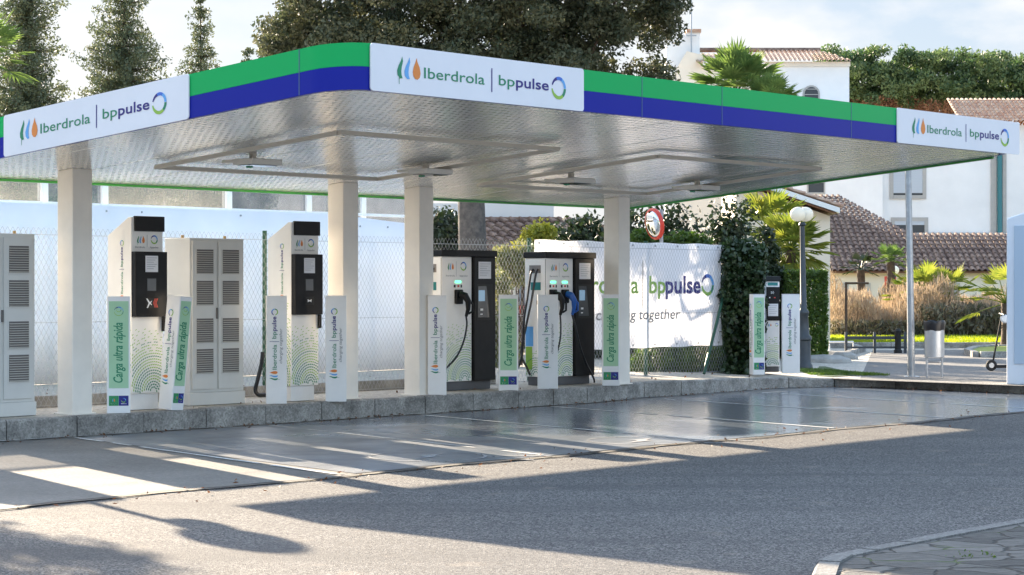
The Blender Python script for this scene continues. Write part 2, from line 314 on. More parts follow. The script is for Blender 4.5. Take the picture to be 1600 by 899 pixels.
# ------------------------------------------------------------------ helpers
def tag(o, label=None, cat=None, group=None, kind=None):
    if label: o['label'] = label
    if cat: o['category'] = cat
    if group: o['group'] = group
    if kind: o['kind'] = kind
    return o
def root(name, label, cat, loc, rz=0, group=None, rot=None):
    o = bpy.data.objects.new(name, None); COL.objects.link(o); o.empty_display_size = .2
    o.location = loc; o.rotation_euler = rot or (0, 0, rz)
    return tag(o, label, cat, group)
class MB:
    def __init__(s): s.v = []; s.f = []; s.m = []; s.ms = []; s.smooth = False
    def mi(s, m):
        if m not in s.ms: s.ms.append(m)
        return s.ms.index(m)
    def add(s, vs, fs, m):
        b = len(s.v); k = s.mi(m); s.v += [tuple(x) for x in vs]
        for f in fs: s.f.append(tuple(i+b for i in f)); s.m.append(k)
        return s
    def box(s, x0, x1, y0, y1, z0, z1, m):
        return s.add([(x0,y0,z0),(x1,y0,z0),(x1,y1,z0),(x0,y1,z0),(x0,y0,z1),(x1,y0,z1),(x1,y1,z1),(x0,y1,z1)],
                     [(0,3,2,1),(4,5,6,7),(0,1,5,4),(1,2,6,5),(2,3,7,6),(3,0,4,7)], m)
    def prism(s, pts, d, m):                         # closed 3-D outline pushed along d
        n = len(pts); d = Vector(d); a = [Vector(p) for p in pts]
        return s.add(a+[p+d for p in a], [tuple(range(n-1, -1, -1)), tuple(range(n, 2*n))]+[(i, (i+1) % n, n+(i+1) % n, n+i) for i in range(n)], m)
    def tube(s, pts, r, m, n=6, cap=True):
        pts = [Vector(p) for p in pts]; rs = r if isinstance(r, (list, tuple)) else [r]*len(pts)
        vs = []; fs = []; up = None
        for i, p in enumerate(pts):
            d = (pts[min(i+1, len(pts)-1)]-pts[max(i-1, 0)]).normalized()
            if up is None: up = Vector((0, 0, 1)) if abs(d.z) < .9 else Vector((1, 0, 0))
            a = d.cross(up).normalized(); b = a.cross(d).normalized(); up = b
            for k in range(n):
                t = 2*math.pi*k/n; vs.append(p+a*(rs[i]*math.cos(t))+b*(rs[i]*math.sin(t)))
        for i in range(len(pts)-1):
            for k in range(n): fs.append((i*n+k, i*n+(k+1) % n, (i+1)*n+(k+1) % n, (i+1)*n+k))
        if cap: fs.append(tuple(range(n))); fs.append(tuple((len(pts)-1)*n+k for k in range(n-1, -1, -1)))
        return s.add(vs, fs, m)
    def lathe(s, prof, m, n=16, c=(0, 0, 0)):
        vs = []; fs = []
        for r, z in prof:
            for k in range(n): t = 2*math.pi*k/n; vs.append((c[0]+r*math.cos(t), c[1]+r*math.sin(t), c[2]+z))
        for i in range(len(prof)-1):
            for k in range(n): fs.append((i*n+k, i*n+(k+1) % n, (i+1)*n+(k+1) % n, (i+1)*n+k))
        fs.append(tuple(range(n-1, -1, -1))); fs.append(tuple((len(prof)-1)*n+k for k in range(n)))
        return s.add(vs, fs, m)
    def sphere(s, c, r, m, n=16, sz=1):
        return s.lathe([(max(1e-3, r*math.sin(math.pi*i/n)), -r*sz*math.cos(math.pi*i/n)) for i in range(n+1)], m, n, c)
    def build(s, name, parent=None, bevel=0, smooth=False, loc=None, rot=None):
        me = bpy.data.meshes.new(name); me.from_pydata(s.v, [], s.f)
        for m in s.ms: me.materials.append(M[m])
        me.polygons.foreach_set('material_index', s.m)
        if smooth: me.polygons.foreach_set('use_smooth', [True]*len(s.f))
        me.update()
        o = bpy.data.objects.new(name, me); COL.objects.link(o)
        if parent: o.parent = parent
        if loc is not None: o.location = loc
        if rot is not None: o.rotation_euler = rot
        if bevel:
            b = o.modifiers.new('bevel', 'BEVEL'); b.width = bevel; b.segments = 2; b.limit_method = 'ANGLE'; b.angle_limit = R(40)
        if smooth and not bevel:
            es = o.modifiers.new('edge_split', 'EDGE_SPLIT'); es.split_angle = R(38)
        return o
def box(name, parent, dims, m, bevel=.006, **k): return MB().box(*dims, m).build(name, parent, bevel, **k)
def copy_tree(o, parent=None):
    c = o.copy(); COL.objects.link(c)
    if parent: c.parent = parent
    for ch in [x for x in list(o.children)]: copy_tree(ch, c)
    return c
# --- flat artwork: lettering and marks
_tx = {}
def text2d(s):
    if s not in _tx:
        cu = bpy.data.curves.new('t', 'FONT'); cu.body = s; cu.size = 1; cu.resolution_u = 3; cu.fill_mode = 'FRONT'
        o = bpy.data.objects.new('t', cu); COL.objects.link(o); dg = bpy.context.evaluated_depsgraph_get(); dg.update()
        me = bpy.data.meshes.new_from_object(o.evaluated_get(dg))
        v = np.array([(a.co.x, a.co.y) for a in me.vertices]); f = [tuple(p.vertices) for p in me.polygons]
        bpy.data.objects.remove(o); bpy.data.curves.remove(cu); bpy.data.meshes.remove(me)
        _tx[s] = (v, f)
    return _tx[s]
DROP = [(.62, 1), (.70, .82), (.92, .56), (1, .32), (.93, .12), (.72, .0), (.48, .02), (.30, .16), (.25, .34), (.34, .58), (.5, .78)]
CRES = [(.62, 1), (.5, .80), (.28, .58), (.14, .34), (.18, .12), (.42, -.02), (.66, .0), (.56, .14), (.53, .32), (.58, .54), (.70, .78)]
class Art:
    """flat artwork in (a, b) coordinates; placed on a face with build()"""
    def __init__(s): s.items = []; s.kinds = []; s.cur = None
    def poly(s, pts, m, lay=1): s.items.append((list(pts), [tuple(range(len(pts)))], m, lay)); return s
    def rect(s, a0, a1, b0, b1, m, lay=1): return s.poly([(a0, b0), (a1, b0), (a1, b1), (a0, b1)], m, lay)
    def rrect(s, a0, a1, b0, b1, r, m, lay=1):
        p = []
        for cx, cy, q in ((a1-r, b0+r, -90), (a1-r, b1-r, 0), (a0+r, b1-r, 90), (a0+r, b0+r, 180)):
            for k in range(6): t = R(q+18*k); p.append((cx+r*math.cos(t), cy+r*math.sin(t)))
        return s.poly(p, m, lay)
    def raw(s, v, f, m, a, b, rot=0, lay=2):
        c, d = math.cos(rot), math.sin(rot)
        s.items.append(([(a+c*x-d*y, b+d*x+c*y) for x, y in v], f, m, lay))
    def text(s, t, a, b, width, height, m, rot=0, bold=0, shear=0, lay=2):
        v, f = text2d(t); v = v.copy(); x0, x1 = v[:, 0].min(), v[:, 0].max()
        v[:, 0] = (v[:, 0]-x0)/(x1-x0)*width; v[:, 1] *= height; v[:, 0] += shear*v[:, 1]
        for dx in ([0] if not bold else [-bold, 0, bold]):
            for dy in ([0] if not bold else [-bold, bold]):
                s.raw([(x+dx, y+dy) for x, y in v], f, m, a, b, rot, lay); lay += .08
        return s
    def drops(s, a, b, w, h, rot=0, lay=2):
        for i, (sh, m) in enumerate(((CRES, 'ink_green'), (CRES, 'ink_light_blue'), (DROP, 'ink_orange'))):
            s.raw([((x*.42+i*.29)*w, y*h) for x, y in sh], [tuple(range(11))], m, a, b, rot, lay+.1*i)
        s.raw([(.13*w, .02*h), (.155*w, .02*h), (.15*w, -.28*h), (.13*w, -.28*h)], [(0, 1, 2, 3)], 'ink_green', a, b, rot, lay)
        return s
    def ring(s, a, b, r, rot=0, lay=2, wd=.30):
        def seg(a0, a1, m, w0=1, w1=1):
            n = 8; v = []
            for k in range(n+1):
                t = R(a0+(a1-a0)*k/n); q = wd*(w0+(w1-w0)*k/n)
                v += [(r*math.cos(t), r*math.sin(t)), (r*(1-q)*math.cos(t), r*(1-q)*math.sin(t))]
            s.raw(v, [(2*k, 2*k+2, 2*k+3, 2*k+1) for k in range(n)], m, a, b, rot, lay)
        seg(165, 110, 'ink_navy', .5, 1); seg(110, 60, 'ink_blue'); seg(60, 0, 'ink_light_blue'); seg(-2, -50, 'ink_green', 1, 1)
        seg(-50, -130, 'ink_lime'); seg(-130, -175, 'ink_lime', 1, .5)
        return s
    def wordmark(s, a, b, L, rot=0, h=None, lay=2):
        """logo drops, name, bar, second name and ring; L is the whole length"""
        c, d = math.cos(rot), math.sin(rot); h = h or L*.09
        def q(x, y=0): return a+c*x*L-d*y*h, b+d*x*L+c*y*h
        s.drops(*q(0, -.15), .135*L, 1.75*h, rot, lay)
        s.text('Iberdrola', *q(.155, .05), .345*L, 1.25*h, 'ink_green', rot, bold=.006*h, lay=lay)
        s.raw([(0, -.5*h), (.006*L, -.5*h), (.006*L, 1.5*h), (0, 1.5*h)], [(0, 1, 2, 3)], 'ink_navy', *q(.54), rot, lay)
        s.text('bp', *q(.585, .15), .095*L, 1.25*h, 'ink_green', rot, bold=.006*h, lay=lay)
        s.text('pulse', *q(.69, .15), .20*L, 1.25*h, 'ink_navy', rot, bold=.022*h, lay=lay)
        s.ring(*q(.955, .45), .046*L, rot, lay)
        return s
    def swirl(s, a0, a1, b0, b1, ca, cb, lay=1.5, rows=26, step=.033, rm=.05):
        for i in range(rows):
            r = rm+i*step; n = int(2*math.pi*r/.034)
            for k in range(n):
                th = 2*math.pi*(k+.5*(i % 2))/n+i*.10
                x, y = ca+r*math.cos(th), cb+r*math.sin(th)*1.05
                if not (a0+.012 < x < a1-.012 and b0+.01 < y < b1-.01): continue
                f = (y-b0)/(b1-b0)
                if f > .72+.12*math.sin(k*1.7) and (i+k) % 3: continue
                l = .0135; wd = .0070*(1.1-.6*f); t = th+math.pi/2+.25
                ux, uy = math.cos(t)*l, math.sin(t)*l; vx, vy = -math.sin(t)*wd, math.cos(t)*wd
                m = ('ink_lime', 'ink_green', 'ink_light_blue', 'ink_blue')[min(3, max(0, int((1-f)*1.2+.8*math.sin(i*1.3))))]
                s.raw([(x-ux-vx, y-uy-vy), (x+ux-vx, y+uy-vy), (x+ux+vx, y+uy+vy), (x-ux+vx, y-uy+vy)], [(0, 1, 2, 3)], m, 0, 0, 0, lay)
        return s
    def build(s, name, parent, o, ea, eb, nrm, step=.0015, base=.0015, wave=None):
        o, ea, eb, nrm = Vector(o), Vector(ea), Vector(eb), Vector(nrm); s.flush(name); mbs = {}
        for (v, f, m, lay), k in zip(s.items, s.kinds):
            mb = mbs.setdefault(k, MB())
            mb.add([o+ea*x+eb*y+nrm*(base+step*lay+(wave(x, y) if wave else 0)) for x, y in v], f, m)
        for k, mb in mbs.items(): ob = mb.build(k, parent)
        return ob
    def flush(s, k): s.kinds += [k]*(len(s.items)-len(s.kinds))

def _filed(meth, kind):
    def g(s, *a, **k):
        if s.cur: return meth(s, *a, **k)
        s.flush('panel_print'); s.cur = kind; meth(s, *a, **k); s.cur = None; s.flush(kind); return s
    return g
Art.text = _filed(Art.text, 'lettering'); Art.drops = _filed(Art.drops, 'logo_mark'); Art.ring = _filed(Art.ring, 'ring_logo')
Art.wordmark = _filed(Art.wordmark, 'wordmark_lettering'); Art.swirl = _filed(Art.swirl, 'dot_pattern')

def leaves(name, pts, size, m, parent=None, up=0.0, aspect=.5, out=None, loc=None):
    """many small pointed leaf faces at pts (n,3)"""
    n = len(pts); pts = np.asarray(pts, float)
    d = rng.normal(size=(n, 3)); 
    if out is not None: d = d*.7+out
    d[:, 2] += up; d /= np.linalg.norm(d, axis=1)[:, None]+1e-9
    e = rng.normal(size=(n, 3)); e -= (e*d).sum(1)[:, None]*d; e /= np.linalg.norm(e, axis=1)[:, None]+1e-9
    sz = size*(.6+.8*rng.random(n))[:, None]
    a = pts-d*sz*.5; b = pts+e*sz*aspect*.5; c = pts+d*sz*.5; q = pts-e*sz*aspect*.5
    V = np.stack([a, b, c, q], 1).reshape(-1, 3)
    me = bpy.data.meshes.new(name); me.vertices.add(4*n); me.vertices.foreach_set('co', V.ravel())
    me.loops.add(4*n); me.loops.foreach_set('vertex_index', np.arange(4*n, dtype=np.int32))
    me.polygons.add(n); me.polygons.foreach_set('loop_start', np.arange(0, 4*n, 4, dtype=np.int32)); me.polygons.foreach_set('loop_total', np.full(n, 4, dtype=np.int32))
    me.update(); me.validate(); me.materials.append(M[m])
    o = bpy.data.objects.new(name, me); COL.objects.link(o)
    if parent: o.parent = parent
    if loc is not None: o.location = loc
    return o
def clumps(centres, rad, per, shell=.35):
    out = []
    for i, c in enumerate(centres):
        r = rad[i] if hasattr(rad, '__len__') else rad
        d = rng.normal(size=(per, 3)); d /= np.linalg.norm(d, axis=1)[:, None]
        k = rng.random(per)**shell
        out.append(np.asarray(c)+d*k[:, None]*np.asarray(r))
    return np.concatenate(out)
def in_ellipsoid(n, rx, ry, rz, shell=.5):
    d = rng.normal(size=(n, 3)); d /= np.linalg.norm(d, axis=1)[:, None]
    return d*(rng.random(n)**shell)[:, None]*np.array([rx, ry, rz])

# ================================================================== GROUND
def sheet(name, pts, m, z=None, kind='structure'):
    v = [(p[0], p[1], z if z is not None else p[2]) for p in pts]
    return tag(MB().add(v, [tuple(range(len(v)))], m).build(name), kind=kind)
sheet('road', [(-60, -20), (60, -20), (60, 60), (-60, 60)], 'asphalt', 0)
sheet('terrain', [(-900, -300), (900, -300), (900, 1500), (-900, 1500)], 'pavement', -.02)
KT = 20.30
def stq(s, t, z=0): v = P(s, t, z); return (v.x, v.y, z)
kb = [P(s, KT) for s in (-2, 4, 9, 14, 16, 18, 20, 22, 24, 25.6)] + [Vector((2.1, 34.35, 0)), Vector((2.74, 35.0, 0)), Vector((3.29, 35.75, 0)), Vector((4.05, 36.8, 0)), Vector((4.81, 37.6, 0)), Vector((5.66, 38.0, 0)), Vector((6.65, 37.5, 0)), Vector((7.56, 36.5, 0)), Vector((8.39, 35.4, 0)), Vector((9.4, 34.0, 0)), Vector((13, 29, 0))]
kh = [PZ]*11 + [.25, .24, .22, .19, .16, .15, .15, .15, .15, .15]
# forecourt slab
pad = [P(s, 14.15+.05*math.sin(s*1.7)) for s in np.linspace(2, 33, 45)]
fe = list(pad) + [Vector((14, 30, 0)), kb[-1]] + kb[::-1][1:-1] + [P(2, KT)]
sheet('forecourt_slab', [(p.x, p.y) for p in fe], 'concrete', .004)
# coated bays in forecourt coordinates (object rotated so that x = s, y = t)
def stsheet(name, pts, m, z):
    o = MB().add([(a, b, 0) for a, b in pts], [tuple(range(len(pts)))], m).build(name, loc=(0, 0, z)); o.rotation_euler = (0, 0, AL); return tag(o, kind='structure')
def to_st(p): return (CU*p[0]+SU*p[1], -SU*p[0]+CU*p[1])
edge = [(s, 14.28+.05*math.sin(s*1.7)+.02*math.sin(s*7)) for s in np.linspace(14.5, 32.4, 60)]
bk = [to_st(p-Vector((0, .16, 0))) for p in kb if to_st(p)[0] > 16][::-1]
bk = [(a, min(b, 20.14)) for a, b in bk if a < 33.5]
stsheet('bay_coating', edge+[b for b in bk]+[(15.85, 20.14)], 'bay_coating', .008)
ln = MB()
for i, s0 in enumerate((15.82, 18.85, 21.72, 24.5, 27.3, 30.0)):
    pr = None
    a0, a1 = (s0, 20.1), (s0-1.5, 14.35)
    for k in range(24):
        f0, f1 = k/24, (k+1)/24
        if random.random() < .12: continue
        x0, y0 = a0[0]+(a1[0]-a0[0])*f0, a0[1]+(a1[1]-a0[1])*f0; x1, y1 = a0[0]+(a1[0]-a0[0])*f1, a0[1]+(a1[1]-a0[1])*f1
        wd = .028+.012*random.random()
        ln.add([(x0-wd, y0, 0), (x0+wd, y0, 0), (x1+wd, y1, 0), (x1-wd, y1, 0)], [(0, 1, 2, 3)], 'salt_white')
o = ln.build('bay_lines', loc=(0, 0, .012)); o.rotation_euler = (0, 0, AL); tag(o, kind='structure')
# painted charging marks in two bays
for nm, (mx_, my_) in (('bay_marking', gz(668, 714)), ('bay_marking', gz(1040, 690))) if False else (('bay_marking', (gz(668, 715).x, gz(668, 715).y)), ('bay_marking', (gz(1000, 690).x, gz(1000, 690).y))):
    A = Art(); v = []
    n = 26
    for k in range(n):
        t0, t1 = 2*math.pi*k/n, 2*math.pi*(k+1)/n
        if k % 7 == 6: continue
        A.raw([(.62*math.cos(t0), .62*math.sin(t0)), (.62*math.cos(t1), .62*math.sin(t1)), (.585*math.cos(t1), .585*math.sin(t1)), (.585*math.cos(t0), .585*math.sin(t0))], [(0, 1, 2, 3)], 'worn_white', 0, 0)
    A.raw([(-.12, .05), (.1, .42), (.06, .06), (.16, .06), (-.08, -.40), (-.03, .0), (-.12, .0)], [tuple(range(7))], 'worn_white', 0, 0)
    A.raw([(.75, .28), (1.25, .28), (1.25, .22), (.75, .22)], [(0, 1, 2, 3)], 'worn_white', 0, 0); A.raw([(.75, -.2), (1.15, -.2), (1.15, -.26), (.75, -.26)], [(0, 1, 2, 3)], 'worn_white', 0, 0)
    o = A.build(nm, None, (0, 0, 0), (1, 0, 0), (0, 1, 0), (0, 0, 1), 0, 0); o.location = (mx_, my_, .013); o.rotation_euler = (0, 0, AL+R(-60)); tag(o, kind='structure')
# tar joint along the front of the slab
tj = MB()
pts = [P(s, 14.13+.05*math.sin(s*1.7)+.03*math.sin(s*5.3)+.015*random.random()) for s in np.linspace(2, 33, 140)]
for i in range(len(pts)-1):
    a, b = pts[i], pts[i+1]; n_ = Vector((SU, -CU, 0))*(.022+.014*random.random())
    tj.add([(a.x-n_.x, a.y-n_.y, 0), (b.x-n_.x, b.y-n_.y, 0), (b.x+n_.x, b.y+n_.y, 0), (a.x+n_.x, a.y+n_.y, 0)], [(0, 1, 2, 3)], 'rubber')
tag(tj.build('tar_joint', loc=(0, 0, .0165)), kind='structure')
# salt bloom at the foot of the kerb
sb = MB()
for i in range(len(kb)-1):
    a, b = kb[i], kb[i+1]; L = (b-a).length; d = (b-a)/L; n_ = Vector((d.y, -d.x, 0)); m_ = int(L/.12)
    for k in range(m_):
        if random.random() < .25: continue
        p, q = a+d*(k*L/m_), a+d*((k+1)*L/m_); w0 = .03+.05*random.random()
        sb.add([p, q, q+n_*w0, p+n_*(w0*.8)], [(0, 1, 2, 3)], 'salt_white')
tag(sb.build('salt_bloom', loc=(0, 0, .016)), kind='structure')
# kerb stones
ks = MB()
def kerb_run(mb, path, hs, wd, m, L0=1.0, gap=.008, jit=.006):
    for i in range(len(path)-1):
        a, b = path[i], path[i+1]; L = (b-a).length; n = max(1, round(L/L0)); d = (b-a).normalized(); nn = Vector((-d.y, d.x, 0))
        for k in range(n):
            f0, f1 = k/n, (k+1)/n; p, q = a+(b-a)*f0+d*gap, a+(b-a)*f1-d*gap
            h0, h1 = hs[i]+(hs[i+1]-hs[i])*f0, hs[i]+(hs[i+1]-hs[i])*f1; j = random.uniform(-jit, jit); off = nn*random.uniform(-jit, jit)
            vs = [p+off, q+off, q+nn*wd, p+nn*wd]; ch = nn*.02
            V = [Vector((v.x, v.y, -.02)) for v in vs]+[Vector((vs[0].x, vs[0].y, h0-.02+j)), Vector((vs[1].x, vs[1].y, h1-.02+j)), Vector(((p+off+ch).x, (p+off+ch).y, h0+j)), Vector(((q+off+ch).x, (q+off+ch).y, h1+j)), Vector((vs[2].x, vs[2].y, h1+j)), Vector((vs[3].x, vs[3].y, h0+j))]
            mb.add(V, [(0, 1, 5, 4), (4, 5, 7, 6), (6, 7, 8, 9), (1, 2, 8, 7, 5), (0, 4, 6, 9, 3), (2, 3, 9, 8)], m)
kerb_run(ks, kb, kh, .16, 'kerb_stone')
tag(ks.build('kerb'), kind='structure')
# raised ground behind the kerb
rg = MB(); v = []
for i, p in enumerate(kb):
    d = (kb[min(i+1, len(kb)-1)]-kb[max(i-1, 0)]).normalized(); nn = Vector((-d.y, d.x, 0)); q = p+nn*.155
    k = 140/max(q.y, 1)
    far = Vector((q.x*k if i else -60, 140, 0)); 
    v += [(q.x, q.y, kh[i]-.006), (far.x, far.y, kh[i]-.006)]
rg.add(v, [(2*i, 2*i+2, 2*i+3, 2*i+1) for i in range(len(kb)-1)], 'pavement')
tag(rg.build('pavement'), kind='structure')
GZ = .144
sheet('driveway', [gz(1235, 590, GZ)[:2], (9.2, 34.3), (13, 29.6), (30, 40), (30, 57), gz(1262, 548, GZ)[:2]], 'drive_asphalt', GZ+.006)
dk = [Vector((30, 57.5, 0)), Vector((16, 57.5, 0)), Vector((9, 57.0, 0)), Vector((7.0, 57.0, 0))]
k2 = MB(); kerb_run(k2, dk[::-1], [GZ+.16]*4, .15, 'kerb_stone'); 
isl = [gz(1530, 559, GZ), gz(1516, 554, GZ), gz(1530, 549, GZ), gz(1560, 547, GZ), gz(1640, 547, GZ)]
kerb_run(k2, [gz(1640, 559, GZ)]+isl, [GZ+.14]*6, .15, 'kerb_stone')
kerb_run(k2, [gz(1265, 557, GZ), gz(1330, 557, GZ), gz(1352, 550, GZ), gz(1340, 545, GZ)], [GZ+.12]*4, .15, 'kerb_stone')
tag(k2.build('driveway_kerb'), kind='structure')
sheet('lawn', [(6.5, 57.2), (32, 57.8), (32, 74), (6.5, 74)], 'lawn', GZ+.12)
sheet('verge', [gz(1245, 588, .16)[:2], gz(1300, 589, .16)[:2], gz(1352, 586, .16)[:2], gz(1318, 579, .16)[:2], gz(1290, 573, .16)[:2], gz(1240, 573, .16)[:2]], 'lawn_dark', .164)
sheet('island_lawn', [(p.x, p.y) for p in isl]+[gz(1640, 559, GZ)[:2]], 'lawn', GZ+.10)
pts = np.column_stack([rng.uniform(6.6, 20, 26000), rng.uniform(57.3, 66, 26000), np.full(26000, GZ+.15)])
tag(leaves('lawn_grass', pts, .13, 'lawn_blade', up=2.5, aspect=.2), 'bright yellow green grass strip lit by the sun beyond the driveway', 'grass', kind='stuff')
vb = gz(1300, 581, .16)
pts = np.column_stack([rng.uniform(5.4, 7.0, 7000), rng.uniform(39.2, 43, 7000), np.full(7000, .17)])
pts = pts[(pts[:, 0]-5.4) < (43.3-pts[:, 1])*.36]
tag(leaves('verge_grass', pts, .07, 'leaf_hedge', up=2, aspect=.25), 'short dark green grass round the foot of the street lamp', 'grass', kind='stuff')
for px_, py_, r_ in ((1288, 568, .42), (1312, 562, .30)):
    p = gz(px_, py_, GZ); mb = MB(); n = 12
    mb.lathe([(r_*1.0, 0), (r_*.95, .10), (r_*.6, .17), (.02, .19)], 'stone', 9); o = mb.build('edging_stone', loc=(p.x, p.y, GZ), bevel=.02); o.scale = (1.4, .9, 1)
    tag(o, 'flat grey stone slab on the verge ' + ('nearest the street lamp' if r_ > .4 else 'farther from the street lamp'), 'stone', 'grey stones edging the verge')
# nearest pavement corner, lower right
cp = [(1700, 792), (1600, 809), (1500, 827), (1400, 846), (1340, 857), (1298, 866), (1276, 878), (1267, 899), (1262, 960), (1262, 1040)]
cpts = [gz(x, y, .10) for x, y in cp]; cpts = [Vector((p.x, p.y, 0)) for p in cpts]
k3 = MB(); kerb_run(k3, cpts, [.10]*len(cpts), .14, 'pale_kerb', .7, .012, .010) 
tag(k3.build('corner_kerb'), kind='structure')
inn = []
for i, p in enumerate(cpts):
    d = (cpts[min(i+1, len(cpts)-1)]-cpts[max(i-1, 0)]).normalized(); inn.append(p+Vector((-d.y, d.x, 0))*.138)
sheet('corner_paving', [(p.x, p.y) for p in inn]+[(8, 8), (8, 18)], 'crazy_paving', .092)
n = 2600; q = rng.uniform(0, 1, (n, 2)); pts = np.column_stack([1.9+q[:, 0]*3, 11.5+q[:, 1]*4, np.full(n, .10)]); pts = pts[(np.sin(pts[:, 0]*5)+np.cos(pts[:, 1]*4+pts[:, 0])) > 1.55]
pts = pts[pts[:, 0] > 2.05+(pts[:, 1]-12.2)*.55]
tag(leaves('moss', pts, .022, 'leaf_hedge', aspect=.6, up=.6), 'small green moss tufts between the paving stones of the near corner', 'moss', kind='stuff')

pl = []
for i in range(len(kb)-1):
    a, b = kb[i], kb[i+1]; d = (b-a).normalized(); n_ = Vector((d.y, -d.x, 0))
    for k in range(int((b-a).length*14)): q_ = a+(b-a)*random.random()+n_*(random.random()**2*.5+.01); pl.append((q_.x, q_.y, .022))
for k in range(260): q_ = P(random.uniform(4, 31), random.uniform(20.5, 26), PZ+.01); pl.append(tuple(q_))
for k in range(200): q_ = P(random.uniform(6, 30), 14.05+random.gauss(0, .35), .02); pl.append(tuple(q_))
pl = leaves('fallen_leaves', np.array(pl), .045, 'leaf_pine_brown', aspect=.5)
for v_ in pl.data.vertices: v_.co.z = max(v_.co.z, .018)
tag(pl, 'tiny dry leaves scattered along the foot of the kerb', 'dry leaves', kind='stuff')

# ================================================================== CANOPY
CS0, CS1, CF, CB = 14.72, 28.35, 14.68, 21.6; CM = 21.5
can = root('canopy', 'wide flat roofed charging canopy on four cream columns with green and blue edge bands', 'canopy', P(CM, CT0, 0), AL)
def lc(s, t, z): return Vector((s-CM, t-CT0, z))
FH = .455
def ring_path(off=0, r=.42, n=7):
    pts = []; a0, a1, b0, b1 = CS0-off, CS1+off, CF-off, CB+off
    for (cx, cy, q, rr) in ((a0+r, b0+r, 180, r), (a1-r*.7, b0+r*.7, 270, r*.7), (a1-.1, b1-.1, 0, .1), (a0+.1, b1-.1, 90, .1)):
        for k in range(n): t = R(q+90*k/(n-1)); pts.append((cx+rr*math.cos(t), cy+rr*math.sin(t)))
    return pts
def band(name, z0, z1, m, off0=0, th=.05):
    o_, i_ = ring_path(off0), ring_path(off0-th); n = len(o_); mb = MB(); vs = []
    for (a, b), (c, d) in zip(o_, i_):
        vs += [lc(a, b, cz(b)+z0), lc(a, b, cz(b)+z1), lc(c, d, cz(d)+z1), lc(c, d, cz(d)+z0)]
    fs = []
    for i in range(n):
        j = (i+1) % n
        for k in range(4): fs.append((4*i+k, 4*j+k, 4*j+(k+1) % 4, 4*i+(k+1) % 4))
    mb.add(vs, fs, m); return mb.build(name, can, smooth=True)
band('green_band', FH*.50, FH, 'band_green'); band('blue_band', .0, FH*.50-.002, 'band_blue')
for ps_ in (478, 1003, 1128, 1330):
    if ps_ == 478: continue
    js = st(ps_, CF)[0]; MB().prism([lc(js-.006, CF-.003, cz(CF)+.004), lc(js+.006, CF-.003, cz(CF)+.004), lc(js+.006, CF-.003, cz(CF)+FH-.004), lc(js-.006, CF-.003, cz(CF)+FH-.004)], (0, .002, 0), 'joint_blue').build('band_joint', can)
for jt in (15.25, 17.0, 19.2):
    MB().prism([lc(CS0-.003, jt-.006, cz(jt)+.004), lc(CS0-.003, jt+.006, cz(jt)+.004), lc(CS0-.003, jt+.006, cz(jt)+FH-.004), lc(CS0-.003, jt-.006, cz(jt)+FH-.004)], (.002, 0, 0), 'joint_blue').build('band_joint', can)
lip = MB()
for (a, b, c, d) in ((CS1-.30, CF+.3, CS1+.012, CB+.012), (CS0, CB-.03, CS1, CB+.012)):
    if c-a < 1: V = [lc(CS1-.035, b, cz(b)-.03), lc(CS1+.012, b, cz(b)-.03), lc(CS1+.012, d, cz(d)-.03), lc(CS1-.035, d, cz(d)-.03)]
    else: V = [lc(a, CB-.035, cz(CB)-.03), lc(c-.04, CB-.035, cz(CB)-.03), lc(c-.04, CB+.012, cz(CB)-.03), lc(a, CB+.012, cz(CB)-.03)]
    lip.prism(V, (0, 0, .029), 'lip_green')
lip.build('bottom_lip', can)
# ceiling: ribbed strips running front to back
ce_ = MB(); s = CS0+.05; W_ = 1.25
def cut(x):
    d = min(x-CS0, CS1-x); return CF+.04+(0 if d >= .42 else .42-math.sqrt(max(0, .42**2-(.42-d)**2)))
while s < CS1-.06:
    edge_ = s < CS0+.44 or s > CS1-.5
    e = min(s+(.08 if edge_ else W_), CS1-.05, max(CS1-.48, s+.06)); g = .002 if edge_ else .016
    a, b = max(cut(s), cut(e)), CB-.04
    ce_.add([lc(s, a, cz(a)+.035), lc(s+g, a, cz(a)), lc(e-g, a, cz(a)), lc(e, a, cz(a)+.03), lc(s, b, cz(b)+.03), lc(s+g, b, cz(b)), lc(e-g, b, cz(b)), lc(e, b, cz(b)+.03)],
            [(0, 1, 5, 4), (1, 2, 6, 5), (2, 3, 7, 6)], 'ceiling_panel'); s = e
ce_.build('ceiling', can)
rf = MB(); V = [lc(a, b, cz(b)+.05) for a, b in ring_path(-.06)]
rf.prism(V, (0, 0, FH-.12), 'galv'); rf.build('roof_deck', can)
cw = .29
for s in (16.09, 20.60, 22.10, 26.64):
    mb = MB(); t0 = 20.5
    mb.add([lc(s, t0, PZ-.01), lc(s+cw, t0, PZ-.01), lc(s+cw, t0+cw, PZ-.01), lc(s, t0+cw, PZ-.01), lc(s, t0, cz(t0)-.001), lc(s+cw, t0, cz(t0)-.001), lc(s+cw, t0+cw, cz(t0+cw)-.001), lc(s, t0+cw, cz(t0+cw)-.001)],
           [(0, 3, 2, 1), (4, 5, 6, 7), (0, 1, 5, 4), (1, 2, 6, 5), (2, 3, 7, 6), (3, 0, 4, 7)], 'cream_paint')
    cl_ = mb.build('column', can, bevel=.008)
    mb = MB(); a_, b_ = lc(s-.03, t0-.03, PZ-.006), lc(s+cw+.03, t0+cw+.03, PZ+.012); mb.box(a_.x, b_.x, a_.y, b_.y, a_.z, b_.z, 'cream_paint'); mb.build('base_plate', cl_)
